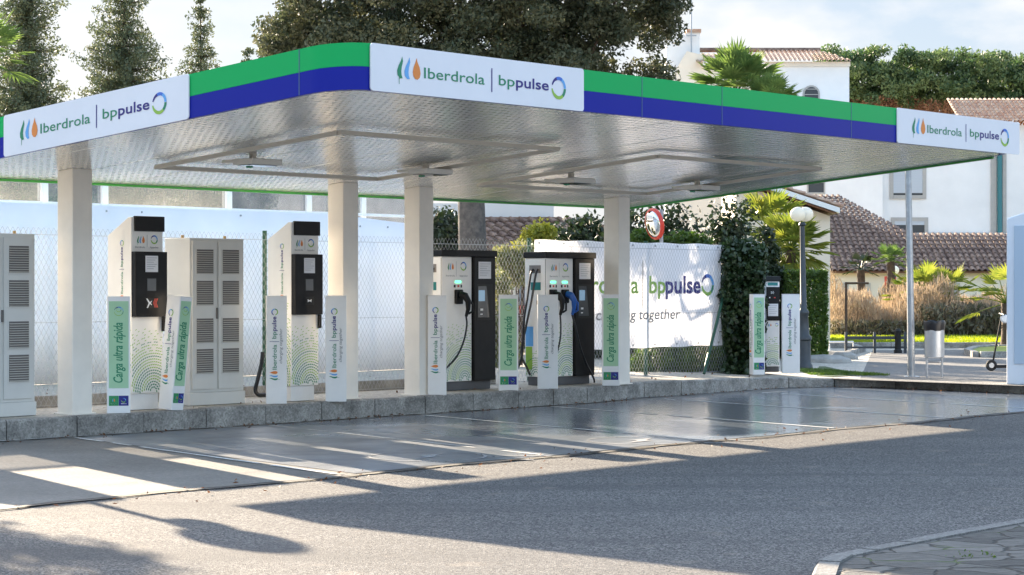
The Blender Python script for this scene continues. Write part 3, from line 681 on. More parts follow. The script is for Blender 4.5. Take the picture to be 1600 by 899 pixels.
# suspended cable trays
def strip(mb, a, b, wd, h, m):
    a, b = Vector((a[0], a[1])), Vector((b[0], b[1])); d = (b-a).normalized(); n_ = Vector((-d.y, d.x))*wd/2
    q = [a-n_, b-n_, b+n_, a+n_]
    mb.prism([lc(p.x, p.y, cz(p.y)-.035-h) for p in q], (0, 0, h), m)
for c4 in (((243, 256), (522, 198), (872, 226), (600, 272)), ((740, 283), (1033, 238), (1285, 258), (1010, 297))):
    q = [cpt(*c) for c in c4]; s0 = (q[0][0]+q[1][0])/2; s1 = (q[2][0]+q[3][0])/2; t0 = (q[1][1]+q[2][1])/2; t1 = (q[0][1]+q[3][1])/2
    mb = MB()
    for a, b in (((s0, t0), (s1, t0)), ((s0, t1), (s1, t1)), ((s0, t0+.03), (s0, t1-.03)), ((s1, t0+.03), (s1, t1-.03))): strip(mb, a, b, .05, .045, 'tray_beige')
    mb.build('cable_tray', can)
# sign panels on the fascia
def sign_panel(pt0, pt1, side, fin):
    """side 'front': t = const; 'left': s = const"""
    sg = None
    if side == 'front':
        s0, s1 = st(pt0, CF)[0], st(pt1, CF)[0]; L = s1-s0
        o = lc(s0, CF-.006, cz(CF)); ea = Vector((1, 0, 0)); eb = Vector((0, 0, 1)); nr = Vector((0, -1, 0))
    else:
        def tl(px): r = ray(px, 450); k = CS0/(CU*r.x+SU*r.y); return (-SU*r.x+CU*r.y)*k
        t0, t1 = tl(pt0), tl(pt1); L = t0-t1
        o = lc(CS0-.006, t0, cz(t0)); ea = Vector((0, -1, CSL)); eb = Vector((0, 0, 1)); nr = Vector((-1, 0, 0))
    A = Art(); A.rrect(0, L, -.004, FH+.004, .035, 'sign_white', 0); n = len(A.items[0][0])
    mb = MB(); pp = [o+ea*x+eb*y for x, y in A.items[0][0]]; mb.prism(pp, nr*.014, 'sign_white')
    if nr.x: mb.f = [f[::-1] for f in mb.f]
    pan = mb.build('sign_panel', can)
    T = Art(); T.wordmark(L*fin[0], FH*.36, L*fin[1], h=FH*.27)
    T.build('lettering', pan, o+nr*.014, ea, eb, nr, .0012, .001)
sign_panel(577, 910, 'front', (.105, .80)); sign_panel(1400, 1591, 'front', (.105, .80)); sign_panel(8, 297, 'left', (.09, .80))
# floodlights below the ceiling
L_G = 'floodlights under the canopy ceiling'
fl = None
for i, (px_, py_, lab) in enumerate(((398, 240, 'flat open floodlight under the ceiling nearest the left sign panel'), (668, 256, 'flat open floodlight under the ceiling above the two middle columns'), (895, 271, 'flat open floodlight under the ceiling left of the rightmost column'), (1092, 283, 'flat open floodlight under the ceiling right of the rightmost column, smallest in view'))):
    s, t = cpt(px_, py_); loc = P(s, t, cz(t)-.04)
    if fl is None:
        fl = root('ceiling_floodlight', lab, 'floodlight', loc, AL, L_G)
        MB().prism([(-.24, -.22, -.10), (.24, -.22, -.10), (.24, .12, -.10), (-.24, .12, -.10)], (0, 0, .07), 'light_housing').build('housing', fl, .012)
        MB().box(-.21, .21, .125, .34, -.07, -.035, 'light_housing').build('flap', fl, .004)
        MB().box(-.19, .19, -.18, .08, -.108, -.1015, 'glass_dark').build('glass', fl)
        MB().box(-.03, .03, .0, .06, -.028, .04, 'light_housing').build('bracket', fl)
        MB().box(.04, .09, .13, .19, -.12, -.0705, 'ink_green').build('sensor', fl)
    else:
        c = copy_tree(fl); c.location = loc; c['label'] = lab

# ================================================================== TALL CHARGERS
def cable(name, parent, pts, r=.014, m='cable_black', n=6, sub=8):
    p = [Vector(x) for x in pts]; out = []
    for i in range(len(p)-1):
        p0, p1, p2, p3 = p[max(i-1, 0)], p[i], p[i+1], p[min(i+2, len(p)-1)]
        for k in range(sub):
            t = k/sub; out.append(.5*((2*p1)+(p2-p0)*t+(2*p0-5*p1+4*p2-p3)*t*t+(3*p1-p0-3*p2+p3)*t**3))
    out.append(p[-1]); return MB().tube(out, r, m, n).build(name, parent, smooth=True)
def paper(A, a0, a1, b0, b1, lay=1, lines=6):
    A.flush('panel_print')
    A.rect(a0, a1, b0, b1, 'label_paper', lay)
    for k in range(lines):
        y = b1-(b1-b0)*(.12+.8*k/lines); A.rect(a0+(a1-a0)*.1, a0+(a1-a0)*(.9-.25*((k*7) % 3)/2), y-.004, y, 'ink_grey', lay+1)
    A.flush('notice')
CH_G = 'tall wedge topped chargers'
def tall_charger(label, loc):
    t = root('charging_station', label, 'charger', loc, AL, CH_G); w, d = .25, .45
    mb = MB(); prof = [(0, .20), (0, 2.36), (.06, 2.36), (d, 2.14), (d, .20)]
    mb.prism([(-w, y, z) for y, z in prof][::-1], (2*w, 0, 0), 'warm_white'); body = mb.build('body', t, .006)
    MB().box(-w+.02, w-.05, .03, d-.03, 0, .198, 'post_white').build('plinth', t, .004)
    mb = MB(); mb.prism([(-w+.045, y, z) for y, z in [(-.035, 2.19), (-.035, 2.375), (.0, 2.378), (d-.1, 2.20), (d-.1, 2.17), (.03, 2.33), (-.002, 2.19)]][::-1], (2*w-.043, 0, 0), 'black_plastic'); mb.build('head_cap', t, .004)
    pn = MB().box(-w-.002, w+.002, -.085, -.001, 1.14, 1.94, 'black_plastic').build('front_panel', t, .008)
    A = Art(); paper(A, -.10, .10, 1.69, 1.89); A.rect(-.07, .07, 1.46, 1.61, 'screen', 1)
    A.build('screen_print', pn, (0, -.085, 0), (1, 0, 0), (0, 0, 1), (0, -1, 0))
    MB().box(w-.05, w-.01, -.075, -.03, .96, 1.139, 'black_plastic').build('cable_holder', t, .006)
    A = Art(); A.drops(-.17, 2.045, .13, .09); A.ring(.11, 2.09, .055); A.rect(-.005, .0, 2.0, 2.15, 'ink_grey'); A.text('Iberdrola', -.19, 1.985, .15, .034, 'ink_grey'); A.text('bppulse', .045, 1.985, .13, .034, 'ink_grey')
    A.swirl(-w, w, .205, 1.0, .10, .22)
    A.build('front_print', body, (0, 0, 0), (1, 0, 0), (0, 0, 1), (0, -1, 0))
    A = Art(); A.wordmark(-.15, 1.30, .78, rot=R(90), h=.045)
    A.swirl(-d, -.0, .205, 1.30, -.50, .30, rows=32)
    A.build('side_print', body, (-w, 0, 0), (0, -1, 0), (0, 0, 1), (-1, 0, 0))
    return t, pn
s, _ = st(205, 20.68)
c1, pn1 = tall_charger('tall white charger with black slanted cap and red contactless mark, left of the grey cabinet', P(s+.25, 20.68, PZ))
A = Art(); A.rect(-.09, .10, 1.25, 1.37, 'rubber')
for k in range(3):
    A.raw([(.02+.02*k, .0), (.045+.02*k, .055), (.06+.02*k, .055), (.035+.02*k, .0), (.06+.02*k, -.055), (.045+.02*k, -.055)], [tuple(range(6))], 'ink_red', .0, 1.31)
A.raw([(-.09, .055), (-.07, .055), (-.03, .01), (0, .03), (0, .015), (-.02, 0), (0, -.015), (0, -.03), (-.03, -.01), (-.06, -.06), (-.08, -.06), (-.05, 0)], [tuple(range(12))], 'ink_white', .0, 1.31)
A.build('contactless_mark', pn1, (0, -.085, 0), (1, 0, 0), (0, 0, 1), (0, -1, 0))
s, _ = st(455, 20.68)
c2 = copy_tree(c1); c2.location = P(s+.25, 20.68, PZ); c2['label'] = 'tall white charger with slanted black cap and small white reader mark, beside green fence post'
for pn2 in [x for x in c2.children if x.name.startswith('front_panel')]:
    for cm in [x for x in pn2.children if x.name.startswith('contactless')]:
        bpy.data.objects.remove(cm)
    A = Art(); A.rect(-.075, .085, 1.27, 1.38, 'rubber'); A.raw([(-.035, .02), (0, .006), (.035, .02), (.035, -.02), (0, -.006), (-.035, -.02)], [tuple(range(6))], 'ink_white', 0, 1.325)
    A.build('contactless_mark', pn2, (0, -.085, 0), (1, 0, 0), (0, 0, 1), (0, -1, 0))
# loose charging cable beside post
p = gz(405, 621, PZ)
cb = cable('charging_cable', None, [(.02, 0, .62), (.0, 0, .45), (-.05, 0, .24), (-.08, 0, .10), (-.04, -.02, .035), (.05, -.05, .035), (.2, -.08, .035)], .03)
cb.location = (p.x+.03, p.y, PZ); tag(cb, 'thick black charging cable hanging to the ground left of a white guard post', 'cable')

# ================================================================== WIDE CHARGERS
def wide_charger(label, loc, two):
    t = root('charging_station', label, 'charger', loc, AL, 'wide twin column chargers'); w, d, h = 1.15, .42, 1.95
    MB().box(.03, w-.03, .04, d-.04, 0, .13, 'dark_plinth').build('plinth', t, .004)
    body = MB().box(0, .66, 0, d, .131, h, 'warm_white').build('body', t, .012)
    bc = MB().box(.672, w, -.04, d, .131, h, 'black_plastic').build('display_column', t, .01)
    MB().prism([(-.02, -.03, 0), (.25, -.06, 0), (w+.02, -.06, 0), (w+.02, d+.02, 0), (-.02, d+.02, 0)], (0, 0, .095), 'black_plastic').build('cap', t, .01, loc=(0, 0, h+.001))
    # recessed screen bay
    A = Art(); paper(A, .76, 1.04, 1.63, 1.88); A.rect(.73, 1.08, 1.02, 1.55, 'rubber', .6)
    A.poly([(.75, 1.06), (1.0, 1.06), (.94, 1.52), (.75, 1.52)], 'screen', 1); A.rect(.76, .90, 1.30, 1.46, 'screen_blue', 2); A.rect(.80, .86, 1.16, 1.19, 'ink_white', 2); A.rect(.80, .85, 1.10, 1.115, 'ink_white', 2)
    A.build('screen_print', bc, (0, -.04, 0), (1, 0, 0), (0, 0, 1), (0, -1, 0), .002)
    A = Art(); A.drops(.12, 1.76, .14, .10); A.ring(.47, 1.81, .065); A.text('Iberdrola', .09, 1.66, .19, .036, 'ink_grey'); A.text('bppulse', .39, 1.66, .17, .036, 'ink_grey'); A.rect(.315, .319, 1.66, 1.88, 'ink_grey')
    for x in ((.18, .46) if two else (.36,)):
        A.rect(x-.07, x+.06, 1.565, 1.60, 'led_green'); A.rect(x-.10, x-.06, 1.50, 1.54, 'rubber'); A.rect(x+.05, x+.08, 1.50, 1.54, 'rubber'); A.rect(x-.02, x+.02, 1.505, 1.535, 'ink_red')
    A.swirl(.01, .65, .14, .98, .50, .16, rows=32)
    A.build('front_print', body, (0, 0, 0), (1, 0, 0), (0, 0, 1), (0, -1, 0))
    A = Art(); A.rect(-.33, -.10, 1.72, 1.84, 'plug_grey'); A.rect(-.30, -.10, 1.46, 1.58, 'ink_teal'); A.rect(-d+.02, -.25, .6, .9, 'ink_light_blue'); A.rect(-d+.02, -.27, .24, .59, 'ink_lime'); A.rect(-.012, -.004, .14, h-.02, 'rubber')
    A.rect(-.18, -.08, 1.24, 1.30, 'brass'); A.swirl(-.40, -.02, .14, .6, -.2, .16, rows=10)
    A.build('side_print', body, (0, 0, 0), (0, -1, 0), (0, 0, 1), (-1, 0, 0))
    def plug(x, col):
        hs = MB().box(x-.09, x+.06, -.05, -.002, 1.26, 1.47, 'black_plastic').build('holster', t, .012)
        mb = MB(); mb.tube([(x, -.05, 1.40), (x+.01, -.12, 1.38), (x+.05, -.15, 1.30), (x+.06, -.14, 1.18), (x+.05, -.11, 1.08)], [.05, .055, .045, .032, .022], col, 10)
        mb.tube([(x+.04, -.16, 1.33), (x+.12, -.17, 1.26), (x+.13, -.16, 1.15), (x+.07, -.14, 1.12)], .016, col, 8)
        mb.build('connector', t, smooth=True)
    if two:
        plug(.16, 'black_plastic'); plug(.45, 'connector_blue')
        cable('cable', t, [(.21, -.11, 1.08), (.20, -.13, .9), (.17, -.14, .7), (.12, -.10, .45), (.02, -.05, .2)])
        cable('cable', t, [(.50, -.11, 1.08), (.55, -.14, .88), (.68, -.12, .60), (.85, -.10, .34), (1.04, -.10, .10), (1.08, -.09, .02)], .016)
        cable('cable', t, [(-.01, .15, 1.78), (-.05, .16, 1.70), (-.08, .22, 1.3), (-.09, .32, .9), (-.11, .40, .5), (-.06, .32, .26), (-.04, .28, .16)], .017)
        cable('cable', t, [(-.01, .24, 1.78), (-.05, .26, 1.70), (-.08, .30, 1.35), (-.10, .36, .95), (-.12, .38, .45), (-.20, .44, .20), (-.30, .50, .05), (-.45, .5, .025)], .017)
    else:
        plug(.36, 'black_plastic')
        cable('cable', t, [(.41, -.11, 1.08), (.39, -.14, .95), (.30, -.16, .72), (.16, -.15, .50), (.0, -.12, .36), (-.08, -.05, .25)])
        cable('cable', t, [(-.01, .15, 1.78), (-.05, .16, 1.70), (-.07, .20, 1.45), (-.06, .25, 1.2), (-.03, .28, .95)], .017)
    return t
s, _ = st(690, 21.05); wide_charger('wide white charger with black display column and one connector, beside the third cream column', P(s, 21.05, PZ), False)
s, _ = st(853, 21.0); wide_charger('wide white charger with a blue and a black connector, in front of the white banner', P(s, 21.0, PZ), True)
# fifth, slim charger
p = gz(1197, 581, .25)
t = root('charging_station', 'slim white charger with dark cap in front of the ivy, between two guard posts', 'charger', (p.x, p.y, .24), R(14))
w = .125
MB().box(-.0, .25, .02, .40, 0, .10, 'dark_plinth').build('plinth', t, .004)
body = MB().box(-.005, .255, 0, .42, .101, 1.62, 'white_paint').build('body', t, .008)
MB().box(-.21, -.007, .0, .42, .101, 1.62, 'white_paint').build('side_cabinet', t, .008)
MB().prism([(-.23, -.03, 1.622), (.27, -.03, 1.622), (.27, .42, 1.622), (-.23, .42, 1.622), (-.23, .42, 1.70), (-.23, -.03, 1.72)][:4], (0, .02, .09), 'black_plastic').build('cap', t, .01)
pn = MB().box(.005, .25, -.02, -.001, .92, 1.52, 'black_plastic').build('front_panel', t, .005)
A = Art(); paper(A, .03, .22, 1.00, 1.22, lines=5); A.text('50', .08, 1.40, .06, .06, 'ink_white'); A.rect(.05, .07, 1.32, 1.34, 'ink_white'); A.rect(.14, .17, 1.32, 1.34, 'ink_red'); A.build('notice_print', pn, (0, -.02, 0), (1, 0, 0), (0, 0, 1), (0, -1, 0))
A = Art(); A.rect(.03, .22, 1.545, 1.60, 'ink_teal'); A.drops(.03, .82, .07, .05); A.ring(.20, .845, .03); A.swirl(0, .25, .11, .72, .12, .12, rows=14); A.rect(-.13, -.04, 1.26, 1.36, 'rubber'); A.build('front_print', body, (0, 0, 0), (1, 0, 0), (0, 0, 1), (0, -1, 0))

# ================================================================== CABINETS
def cabinet(label, loc):
    t = root('electrical_cabinet', label, 'cabinet', loc, AL, 'grey louvred electrical cabinets'); w, d, h = .92, .50, 2.13
    MB().box(-.01, w+.01, .0, d, 0, .16, 'cabinet_grey').build('base', t, .004)
    b = MB().box(0, w, .02, d, .161, h, 'cabinet_grey').build('body', t, .006)
    for i in range(2):
        x0 = .03+i*(w/2-.02); dr = MB().box(x0, x0+w/2-.055, .0, .0195, .20, h-.04, 'cabinet_grey').build('door', t, .003)
        for z in (.44, .86, 1.30, 1.70):
            z = {.44: .40, .86: .79, 1.30: 1.27, 1.70: 1.67}[z]
            fr = MB().box(x0+.05, x0+.36, -.006, -.0005, z-.01, z+.33, 'cabinet_grey'); 
            fr.box(x0+.065, x0+.345, -.0085, -.0065, z+.005, z+.315, 'vent_dark')
            for k in range(11): zz = z+.012+k*.0275; fr.prism([(x0+.067, -.009, zz), (x0+.343, -.009, zz), (x0+.343, -.024, zz-.004), (x0+.067, -.024, zz-.004)], (0, 0, .006), 'vent_slat')
            fr.build('vent', dr)
    MB().box(w+.0, w+.02, .12, .16, .95, 1.12, 'black_plastic').build('handle', t)
    MB().box(w/2-.035, w/2-.010, -.022, -.0005, 1.10, 1.24, 'vent_dark').build('lock', t, .003)
    for z in (.35, 1.15, 1.95): MB().tube([(.022, -.004, z), (.022, -.004, z+.09)], .009, 'cabinet_grey', 6).build('hinge', t)
    for x in (.08, w-.12): MB().tube([(x, .25, h), (x, .25, h+.04)], .02, 'brass', 8).build('lifting_eye', t)
    return t
s, _ = st(298, 20.88); cab = cabinet('tall grey louvred cabinet standing behind the leaning guard post', P(s, 20.88, PZ))
s, _ = st(57, 20.75); c = copy_tree(cab); c.location = P(s-.93, 20.75, PZ); c['label'] = 'tall grey louvred cabinet cut off by the left edge of the photo'

for k_, l_ in ((2, 'unseen grey louvred cabinet added beyond the left edge to shade the slab'),): c = copy_tree(cab); c.location = P(s-.93-.94*k_, 20.75, PZ); c['label'] = l_  # extra out-of-view copy, added so its shadow darkens the slab's left end
# ================================================================== GUARD POSTS
PH = 1.39
def post(kind, label, pxc, pyb, w, d, yaw, lean=(0, 0), group='guard posts in front of the chargers', zb=PZ):
    p = gz(pxc, pyb, zb); g = root('guard_post', label, 'guard post', (p.x, p.y, zb-.004), 0, group, rot=(lean[0], lean[1], yaw))
    sh = MB().box(-w/2, w/2, 0, d, 0, PH, 'post_white').build('post_body', g, .006)
    MB().box(-w/2-.003, w/2+.003, -.003, d+.003, PH+.001, PH+.009, 'post_white').build('top_plate', g, .002)
    def green(o, ea, nr, ww):
        A = Art(); A.rect(-ww*.42, ww*.42, .30, PH-.05, 'post_green', .5)
        A.text('Carga ultra rápida', ww*.16, .36, .72, .155, 'ink_green', rot=R(90), bold=.0016, shear=.15)
        cy = PH-.17
        A.ring(0, cy, .055, wd=.12); A.ring(0, cy+.02, .03, wd=.2)
        A.rect(-ww*.42, -.002, .09, .21, 'sticker_green', 1); A.rect(.0, ww*.42, .09, .21, 'sticker_navy', 1)
        A.drops(-ww*.34, .14, .05, .04); A.ring(ww*.21, .155, .028); A.rect(-ww*.34, -ww*.10, .11, .118, 'ink_white'); A.rect(ww*.10, ww*.34, .11, .118, 'ink_white')
        A.build('green_label', sh, o, ea, (0, 0, 1), nr)
    def white(o, ea, nr, ww):
        A = Art(); A.wordmark(ww*.02, .30, .93, rot=R(90), h=.062); A.text('charging together', ww*.27, .52, .45, .055, 'ink_grey', rot=R(90), shear=.2)
        A.build('logo_label', sh, o, ea, (0, 0, 1), nr)
    F_, S_ = ((0, 0, 0), (1, 0, 0), (0, -1, 0)), ((-w/2, d/2, 0), (0, -1, 0), (-1, 0, 0))
    if kind == 'green': green(*F_, w)
    elif kind == 'white': white(*F_, w)
    elif kind == 'both': white(*S_, d); green(*F_, w)
    return g
post('green', 'guard post with a bright green face and dark lettering, left of the first tall charger', 185.5, 645.5, .275, .10, R(12))
post('both', 'leaning guard post showing one white and one green face, in front of the grey cabinet', 277, 641, .20, .235, R(52), lean=(R(3.5), R(3.0)))
post('white', 'white guard post with vertical logo between the loose cable and the second tall charger', 432, 631, .265, .10, R(8))
post('white', 'white guard post with vertical logo touching the second cream column', 525, 627.5, .275, .10, R(6))
post('white', 'white guard post with vertical logo touching the third cream column', 683, 617.5, .262, .10, R(4))
post('green', 'guard post with a pale green face standing between the two wide chargers', 794.5, 610.5, .285, .10, R(2))
post('white', 'white guard post with vertical logo in front of the charger with the blue connector', 856, 607.5, .30, .10, R(2))
post('green', 'guard post with a green face in front of the rightmost cream column', 954.5, 602.6, .27, .06, R(0))
post('both', 'guard post with narrow white side and green face in front of the slim charger', 1186, 585.5, .215, .20, R(13), zb=.24)
post('white', 'white guard post with vertical logo between the slim charger and the street lamp', 1236, 583.5, .31, .12, R(0), zb=.24)

# ================================================================== FENCE, HOARDING, BANNER
FT = 22.0; FZ = 2.50
fn = root('chain_link_fence', 'chain link fence with green posts behind the row of chargers', 'fence', P(21, FT, PZ), AL)
mb = MB(); s0, s1 = 12.0, 31.75; hz = FZ-PZ; pit = .078; wr = .0026
def wire(x0, z0, x1, z1, y):
    dx, dz = x1-x0, z1-z0; L = math.hypot(dx, dz); nx, nz_ = -dz/L*wr, dx/L*wr
    mb.add([(x0-nx-21, y, z0-nz_), (x0+nx-21, y, z0+nz_), (x1+nx-21, y, z1+nz_), (x1-nx-21, y, z1-nz_), (x0-21, y+wr, z0), (x1-21, y+wr, z1)], [(0, 1, 2, 3), (0, 3, 5, 4), (1, 4, 5, 2)], 'wire')
k = s0-hz*.7
while k < s1:
    a = max(k, s0); b = min(k+hz*.62, s1)
    if b > a: wire(a, (a-k)/.62, b, (b-k)/.62, 0); 
    a2, b2 = max(k, s0), min(k+hz*.62, s1)
    if b2 > a2: wire(a2, hz-(a2-k)/.62, b2, hz-(b2-k)/.62, .004)
    k += pit
for z in (.02, 1.06, hz-.09): mb.tube([(s0-21, .006, z), (s1-21, .006, z)], .0035, 'wire', 4)
mb.build('wire_mesh', fn)
for px_ in (422, 835, 1017):
    s = st(px_, FT)[0]; MB().tube([(s-21, .11, 0), (s-21, .11, hz+.04)], .032, 'post_dark_green', 10).build('post', fn, smooth=True)
for s in (12.6,): MB().tube([(s-21, -.035, 0), (s-21, -.035, hz+.04)], .032, 'post_dark_green', 10).build('post', fn, smooth=True)
sa = st(1100, FT-.4)[0]; sb2 = st(1133, FT)[0]
MB().tube([(sa-21, -.4, .02), (sb2-21, -.02, 1.55)], .028, 'post_dark_green', 10).build('brace', fn, smooth=True)
MB().box(s0-21, 9.0-21+16.5, .03, .17, -.02, .14, 'stone').build('base_wall', fn)

# white hoarding with a glazed terrace above it
HT = 27.3
ho = root('hoarding', 'long plain white hoarding behind the chain link fence', 'hoarding', P(20, HT, PZ), AL)
mb = MB(); nseg = 60; a0, a1 = 8.0, 29.7; vs = []
for i in range(nseg+1):
    x = a0+(a1-a0)*i/nseg; dz = 0 if x < 27.2 else -.16*((x-27.2)/2.5)
    for z in (0, .9, 1.8, 2.80): vs.append((x-20, .015*math.sin(x*2.2+z)+.01*math.sin(x*5.1), z+(dz if z > 2 else 0)))
mb.add(vs, [(4*i+k, 4*i+4+k, 4*i+5+k, 4*i+1+k) for i in range(nseg) for k in range(3)], 'hoarding'); hs = mb.build('sheet', ho, smooth=True)
so_ = hs.modifiers.new('solid', 'SOLIDIFY'); so_.thickness = .03; so_.offset = 1
mb = MB()
for i in range(30): x = a0+.4+i*.72; mb.tube([(x-20, -.03, 2.72 if x < 27.2 else 2.6), (x-20, -.005, 2.72 if x < 27.2 else 2.6)], .018, 'galv', 6)
mb.build('eyelets', ho)
MB().box(a0-20, a1-20, .06, .14, 2.79, 2.84, 'frame_white').build('top_rail', ho)
sm = MB()
for x in (14.2, 17.3, 20.4, 23.5, 26.6): sm.box(x-20-.012, x-20+.012, -.03, -.018, .02, 2.68, 'frame_white')
sm.build('seam', ho)
te = root('glazed_terrace', 'white framed terrace glazing with beige and grey panes above the hoarding', 'terrace', P(20, HT+.35, PZ), AL)
mb = MB(); 
def zf(v): return v
for px_ in (67, 161, 355, 480, 565, 640):
    s = st(px_, HT+.35)[0]; MB().box(s-20-.06, s-20+.06, -.06, .06, 0, 3.45, 'frame_white').build('mullion', te)
MB().box(-12.5, 9.4, -.04, .1, 3.45, 3.49, 'frame_white').build('top_beam', te)
ed = [7.5]+[st(px_, HT+.35)[0] for px_ in (67, 161, 355, 480, 565, 640)]
for i in range(len(ed)-1):
    MB().box(ed[i]-20+.062, ed[i+1]-20-.062, -.01, .01, 2.4, 3.448, ('plastic_glazing', 'glazing_dark', 'plastic_glazing', 'glazing_dark', 'glazing_dark', 'glazing_dark')[i]).build('pane', te)
cu = MB()
for x0, x1 in ((27.6, 28.1),): cu.box(x0-20, x1-20, .25, .3, 2.2, 3.4, 'frame_white')
cu.build('curtain', te)

# banner
s0b, s1b = st(835, FT)[0]+.05, st(1130, FT)[0]
bz0, bz1 = .73, 2.51
ba = root('banner', 'large white banner with logos and the words charging together tied to the fence', 'banner', P(s0b, FT+.04, 0), AL)
mb = MB(); n = 40; vs = []; Lb = s1b-s0b
def wv(x, z): return .010*math.sin(x*2.1+z*1.2)+.003*math.sin(x*7+z*4)
for i in range(n+1):
    x = Lb*i/n
    for k in range(9):
        z = bz0+(bz1-bz0)*k/8; e = .03*math.sin(z*3)*(i == n); vs.append((x+e, wv(x, z), z+.008*math.sin(x*6)*(k in (0, 8))))
mb.add(vs, [(9*i+k, 9*(i+1)+k, 9*(i+1)+k+1, 9*i+k+1) for i in range(n) for k in range(8)], 'banner_white'); cl = mb.build('cloth', ba, smooth=True)
def bx_(px_): return st(px_, FT)[0]-s0b
def bzz(px_, py_): return st(px_, FT, py_)[1]
A = Art(); base = bzz(1070, 458)
xa, xb, xc, xd, xe = bx_(1043), bx_(1096), bx_(1018), bx_(1108), bx_(1001)
A.text('Iberdrola', xe-1.95, base, 1.95, .42, 'ink_lime', bold=.006); A.drops(xe-2.75, base, .7, .42)
A.rect(bx_(1007), bx_(1007)+.02, base-.25, base+.55, 'ink_grey'); A.text('bp', xc, base, bx_(1043)-xc-.02, .42, 'ink_lime', bold=.006); A.text('pulse', xa, base, xb-xa, .42, 'ink_navy', bold=.011); A.ring(xd, base+.14, .19, wd=.32)
A.text('charging together', bx_(1064)-2.35, bzz(1020, 499), 2.35, .25, 'ink_grey', shear=.2, bold=.003)
A.build('lettering', cl, (0, 0, 0), (1, 0, 0), (0, 0, 1), (0, -1, 0), .001, .001, wave=lambda x, y: -wv(x, y)+.004)
ey = MB()
for k in range(9):
    x = .1+(Lb-.2)*k/8
    for z in (bz0+.05, bz1-.05): ey.tube([(x, wv(x, z)-.012, z), (x, wv(x, z)-.004, z)], .02, 'galv', 6)
ey.build('eyelets', ba)

# ================================================================== STREET FURNITURE
def street_lamp(label, p, h, rg_, lower=None, group=None, tilt=0, small=False):
    t = root('street_lamp', label, 'street lamp', p, R(20), group, rot=(0, tilt, R(20)))
    mb = MB(); mb.lathe([(.16, 0), (.16, .08), (.13, .12), (.125, .55), (.15, .58), (.15, .62), (.105, .68), (.085, 1.05), (.105, 1.08), (.105, 1.12), (.062, 1.18), (.045, h-rg_*2-.08), (.075, h-rg_*2-.05), (.05, h-rg_*2)], 'lamp_iron', 14)
    mb.build('pole', t, smooth=True)
    if small: pr = [(0, 0)]
    else: pr = [(-.09, .0), (.10, .05)]
    for x, y in pr:
        MB().sphere((x, y, h-rg_), rg_, 'globe', 18, .92).build('globe', t, smooth=True)
    if lower:
        MB().tube([(0, 0, lower[0]-.1), (.12, 0, lower[0])], .02, 'lamp_iron').build('arm', t); MB().sphere((.12, 0, lower[0]), lower[1], 'globe', 14).build('globe', t, smooth=True)
    return t
p = gz(1257, 574, .2); street_lamp('dark iron street lamp with twin white globes beside the trimmed hedge', (p.x, p.y, .16), 3.17, .155, tilt=R(-1.0))
p = at(1397, 449.5, 72); street_lamp('small far street lamp with one pale globe in front of the low cream wall', (p.x, p.y, GZ), 2.35, .17, small=True)
street_lamp('street lamp with one big and one small globe beyond the left edge', (-6.8, 23.3, PZ), 3.25, .31, lower=(2.6, .18), small=True)
p = gz(1424, 589, .15); t = root('steel_pole', 'tall plain galvanised steel pole beside the litter bin', 'pole', (p.x, p.y, .15))
MB().tube([(0, 0, 0), (-.02, 0, 1.6), (-.07, 0, 4.4)], [.068, .06, .055], 'galv', 14).build('shaft', t, smooth=True); MB().box(-.13, .13, -.13, .13, -.003, .012, 'galv').build('base_plate', t)
p = gz(1460, 590, .15)
t = root('litter_bin', 'round stainless steel litter bin with a black bag on two legs', 'litter bin', (p.x, p.y, .15), R(8))
mb = MB(); mb.lathe([(.165, .36), (.175, .365), (.175, .94), (.165, .945)], 'steel', 24); mb.build('drum', t, smooth=True)
mb = MB(); n = 28; 
mb.lathe([(.180, .84), (.186, .88), (.192, .93), (.196, .985), (.185, 1.01), (.17, .99), (.15, .93)], 'bag_black', 28); o = mb.build('bag', t, smooth=True)
for v_ in o.data.vertices: a = math.atan2(v_.co.y, v_.co.x); v_.co.z += .012*math.sin(a*5)+.006*math.sin(a*11)
for x in (-.14, .14): MB().tube([(x, .0, 0), (x, 0, .42)], .02, 'steel', 8).build('leg', t, smooth=True)
MB().tube([(-.14, 0, .27), (.14, 0, .27)], .014, 'steel', 8).build('crossbar', t)
# convex traffic mirror
p = at(1023, 350, 39.6)
t = root('traffic_mirror', 'round convex traffic mirror with red rim above the banner', 'mirror', (p.x, p.y, p.z), 0)
mb = MB(); mb.lathe([(.29, -.02), (.295, .0), (.29, .03), (.25, .045), (.25, .02)], 'red_rim', 28); o1 = mb.build('rim', t, smooth=True)
mb = MB(); mb.lathe([(.25, .03)]+[(.25*math.cos(R(a)), .03+.07*math.sin(R(a))) for a in (20, 40, 60, 80, 89)], 'mirror', 28); o2 = mb.build('mirror_face', t, smooth=True)
for o in (o1, o2): o.rotation_euler = (R(100), 0, R(-62))
MB().tube([(.14, .25, .27), (.14, .25, -p.z+.2)], .035, 'galv', 10).build('pole', t, smooth=True); MB().tube([(.14, .25, 0), (.03, .05, 0)], .02, 'galv').build('bracket', t)
# kiosk at right edge
p = gz(1573, 601, .15)
t = root('kiosk', 'white flat sided kiosk with pale blue panel cut off by the right edge', 'kiosk', (p.x, p.y, .15), R(-14))
MB().prism([(0, 0, 0), (0, 0, 2.74), (.35, 0, 2.86), (2.2, 0, 2.95), (2.2, 0, 0)], (0, 1.4, 0), 'kiosk_white').build('shell', t, .02)
MB().box(.12, 2.1, -.02, -.003, .34, 2.62, 'kiosk_blue').build('panel', t, .004)
A = Art(); A.rect(.30, .42, 2.42, 2.44, 'ink_white'); A.build('panel_mark', t, (0, -.02, 0), (1, 0, 0), (0, 0, 1), (0, -1, 0))
